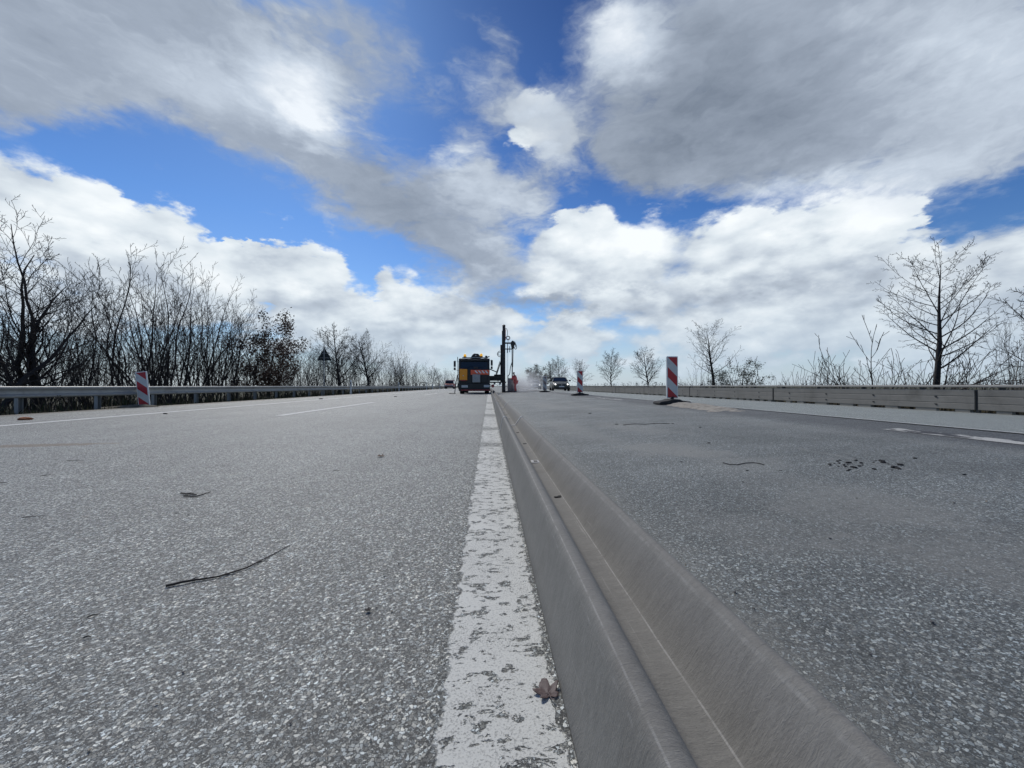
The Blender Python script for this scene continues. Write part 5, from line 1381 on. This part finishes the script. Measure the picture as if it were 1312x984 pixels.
# earth bank in front of the left rail where the leaning beacon has been knocked into
m, n, b = material('loose_earth'); pos = wpos(n); c = n.ramp(n.noise(pos, 9, 6, .65).outputs['Fac'], [(.3, (.05, .045, .03)), (.55, (.16, .14, .10)), (.75, (.24, .22, .17))]); n.link(c, b.inputs['Base Color']); b.inputs['Roughness'].default_value = .95
b = MB(); c0 = G(120, 523.2); c1 = G(196, 521.3); d = c1 - c0; L = d.length; u = d.normalized(); w = Vector((-u.y, u.x, 0)); nx, ny = 50, 14
for j in range(ny + 1):
    for i in range(nx + 1):
        s_, t = i / nx, j / ny * 2 - 1; p = c0 + u * s_ * L * 1.12 + w * t * .22
        nz = mnoise.noise(Vector((p.x * 4, p.y * 4, 0))) * .5 + mnoise.noise(Vector((p.x * 13, p.y * 13, 3))) * .2
        h = .12 * ((1 - t * t) * math.sin(min(1, s_) * math.pi) ** .5 * (.35 + .65 * s_) + nz * .25 - .10); b.v.append((p.x - c0.x, p.y - c0.y, h))
for j in range(ny):
    for i in range(nx): b.f.append((j*(nx+1)+i, j*(nx+1)+i+1, (j+1)*(nx+1)+i+1, (j+1)*(nx+1)+i)); b.m.append(0)
o = b.build('earth_ridge', m, smooth=True, angle=180, loc=c0); tag(o, 'low ridge of pale earth at the foot of the leaning beacon', 'earth', kind='stuff')

# loose grit and chippings (nobody could count them)
def grit(name, n_, gen, mats, label, seed):
    r_ = random.Random(seed); b = MB()
    shapes = []
    for q in range(6):
        bm = bmesh.new(); bmesh.ops.create_icosphere(bm, subdivisions=1, radius=1.0); off = Vector((q * 3.1, 0, 0))
        for v in bm.verts: v.co *= 1 + .6 * mnoise.noise(v.co * 1.1 + off)
        shapes.append(([v.co.copy() for v in bm.verts], [tuple(v.index for v in f.verts) for f in bm.faces])); bm.free()
    for i in range(n_):
        x, y, s_ = gen(r_); vs_, fs_ = r_.choice(shapes); a = r_.uniform(0, 6.28); ca, sa = math.cos(a), math.sin(a); z = zr(x) + s_ * .35 + .002
        b.add([(x + (p.x * ca - p.y * sa) * s_, y + (p.x * sa + p.y * ca) * s_, z + p.z * s_ * .55) for p in vs_], fs_, r_.randrange(len(mats)))
    o = b.build(name, mats); tag(o, label, 'grit', kind='stuff'); return o
M['gritA'] = simple('chipping_grey', (.20, .195, .18), .85, var=.4, scale=40); M['gritB'] = simple('chipping_dark', (.11, .105, .10), .85, var=.4, scale=40); M['gritC'] = simple('chipping_tan', (.30, .26, .20), .85, var=.4, scale=40)
grit('grit', 2600, lambda r_: (.515 + abs(r_.gauss(0, .07)), .5 + 22 * r_.random() ** 1.7, r_.uniform(.001, .003)), [M['gritA'], M['gritC'], M['gritA']], 'fine grit lying along the right foot of the steel barrier', 1)
grit('grit', 900, lambda r_: (r_.uniform(.128, .142), .4 + 8 * r_.random() ** 1.5, r_.uniform(.0015, .0035)), [M['gritA'], M['gritB']], 'fine grit lying between the white line and the steel barrier', 2)
grit('grit', 700, lambda r_: (r_.uniform(-4, -.2), .5 + 10 * r_.random() ** 1.3, r_.uniform(.001, .003) * (1 + r_.random() ** 12)), [M['gritA'], M['gritA'], M['gritB'], M['gritC']], 'loose chippings scattered over the left lane', 3)
grit('grit', 1300, lambda r_: (r_.uniform(.6, 5), .8 + 10 * r_.random() ** 1.2, r_.uniform(.001, .003) * (1 + r_.random() ** 12 * 1.5)), [M['gritA'], M['gritA'], M['gritB'], M['gritC']], 'loose chippings scattered over the right carriageway', 4)


# ------------------------------------------------------------------ camera
cam = bpy.data.cameras.new('camera'); co = bpy.data.objects.new('camera', cam); COL.objects.link(co)
cam.sensor_width = 36; cam.lens = F / 1312 * 36; cam.clip_start = 0.02; cam.clip_end = 9000
co.location = (0, 0, EYE); co.rotation_euler = (R(90) + math.atan((HY - 492) / F), 0, -YAW)
scene.camera = co
vs = scene.view_settings; vs.view_transform = 'Standard'; vs.look = 'None'; vs.exposure = 0.1; vs.gamma = 1
scene.render.engine = 'CYCLES'
scene.cycles.use_denoising = True
scene.cycles.max_bounces = 5; scene.cycles.diffuse_bounces = 2; scene.cycles.glossy_bounces = 2; scene.cycles.transparent_max_bounces = 6
scene.cycles.volume_bounces = 1; scene.cycles.volume_step_rate = 2
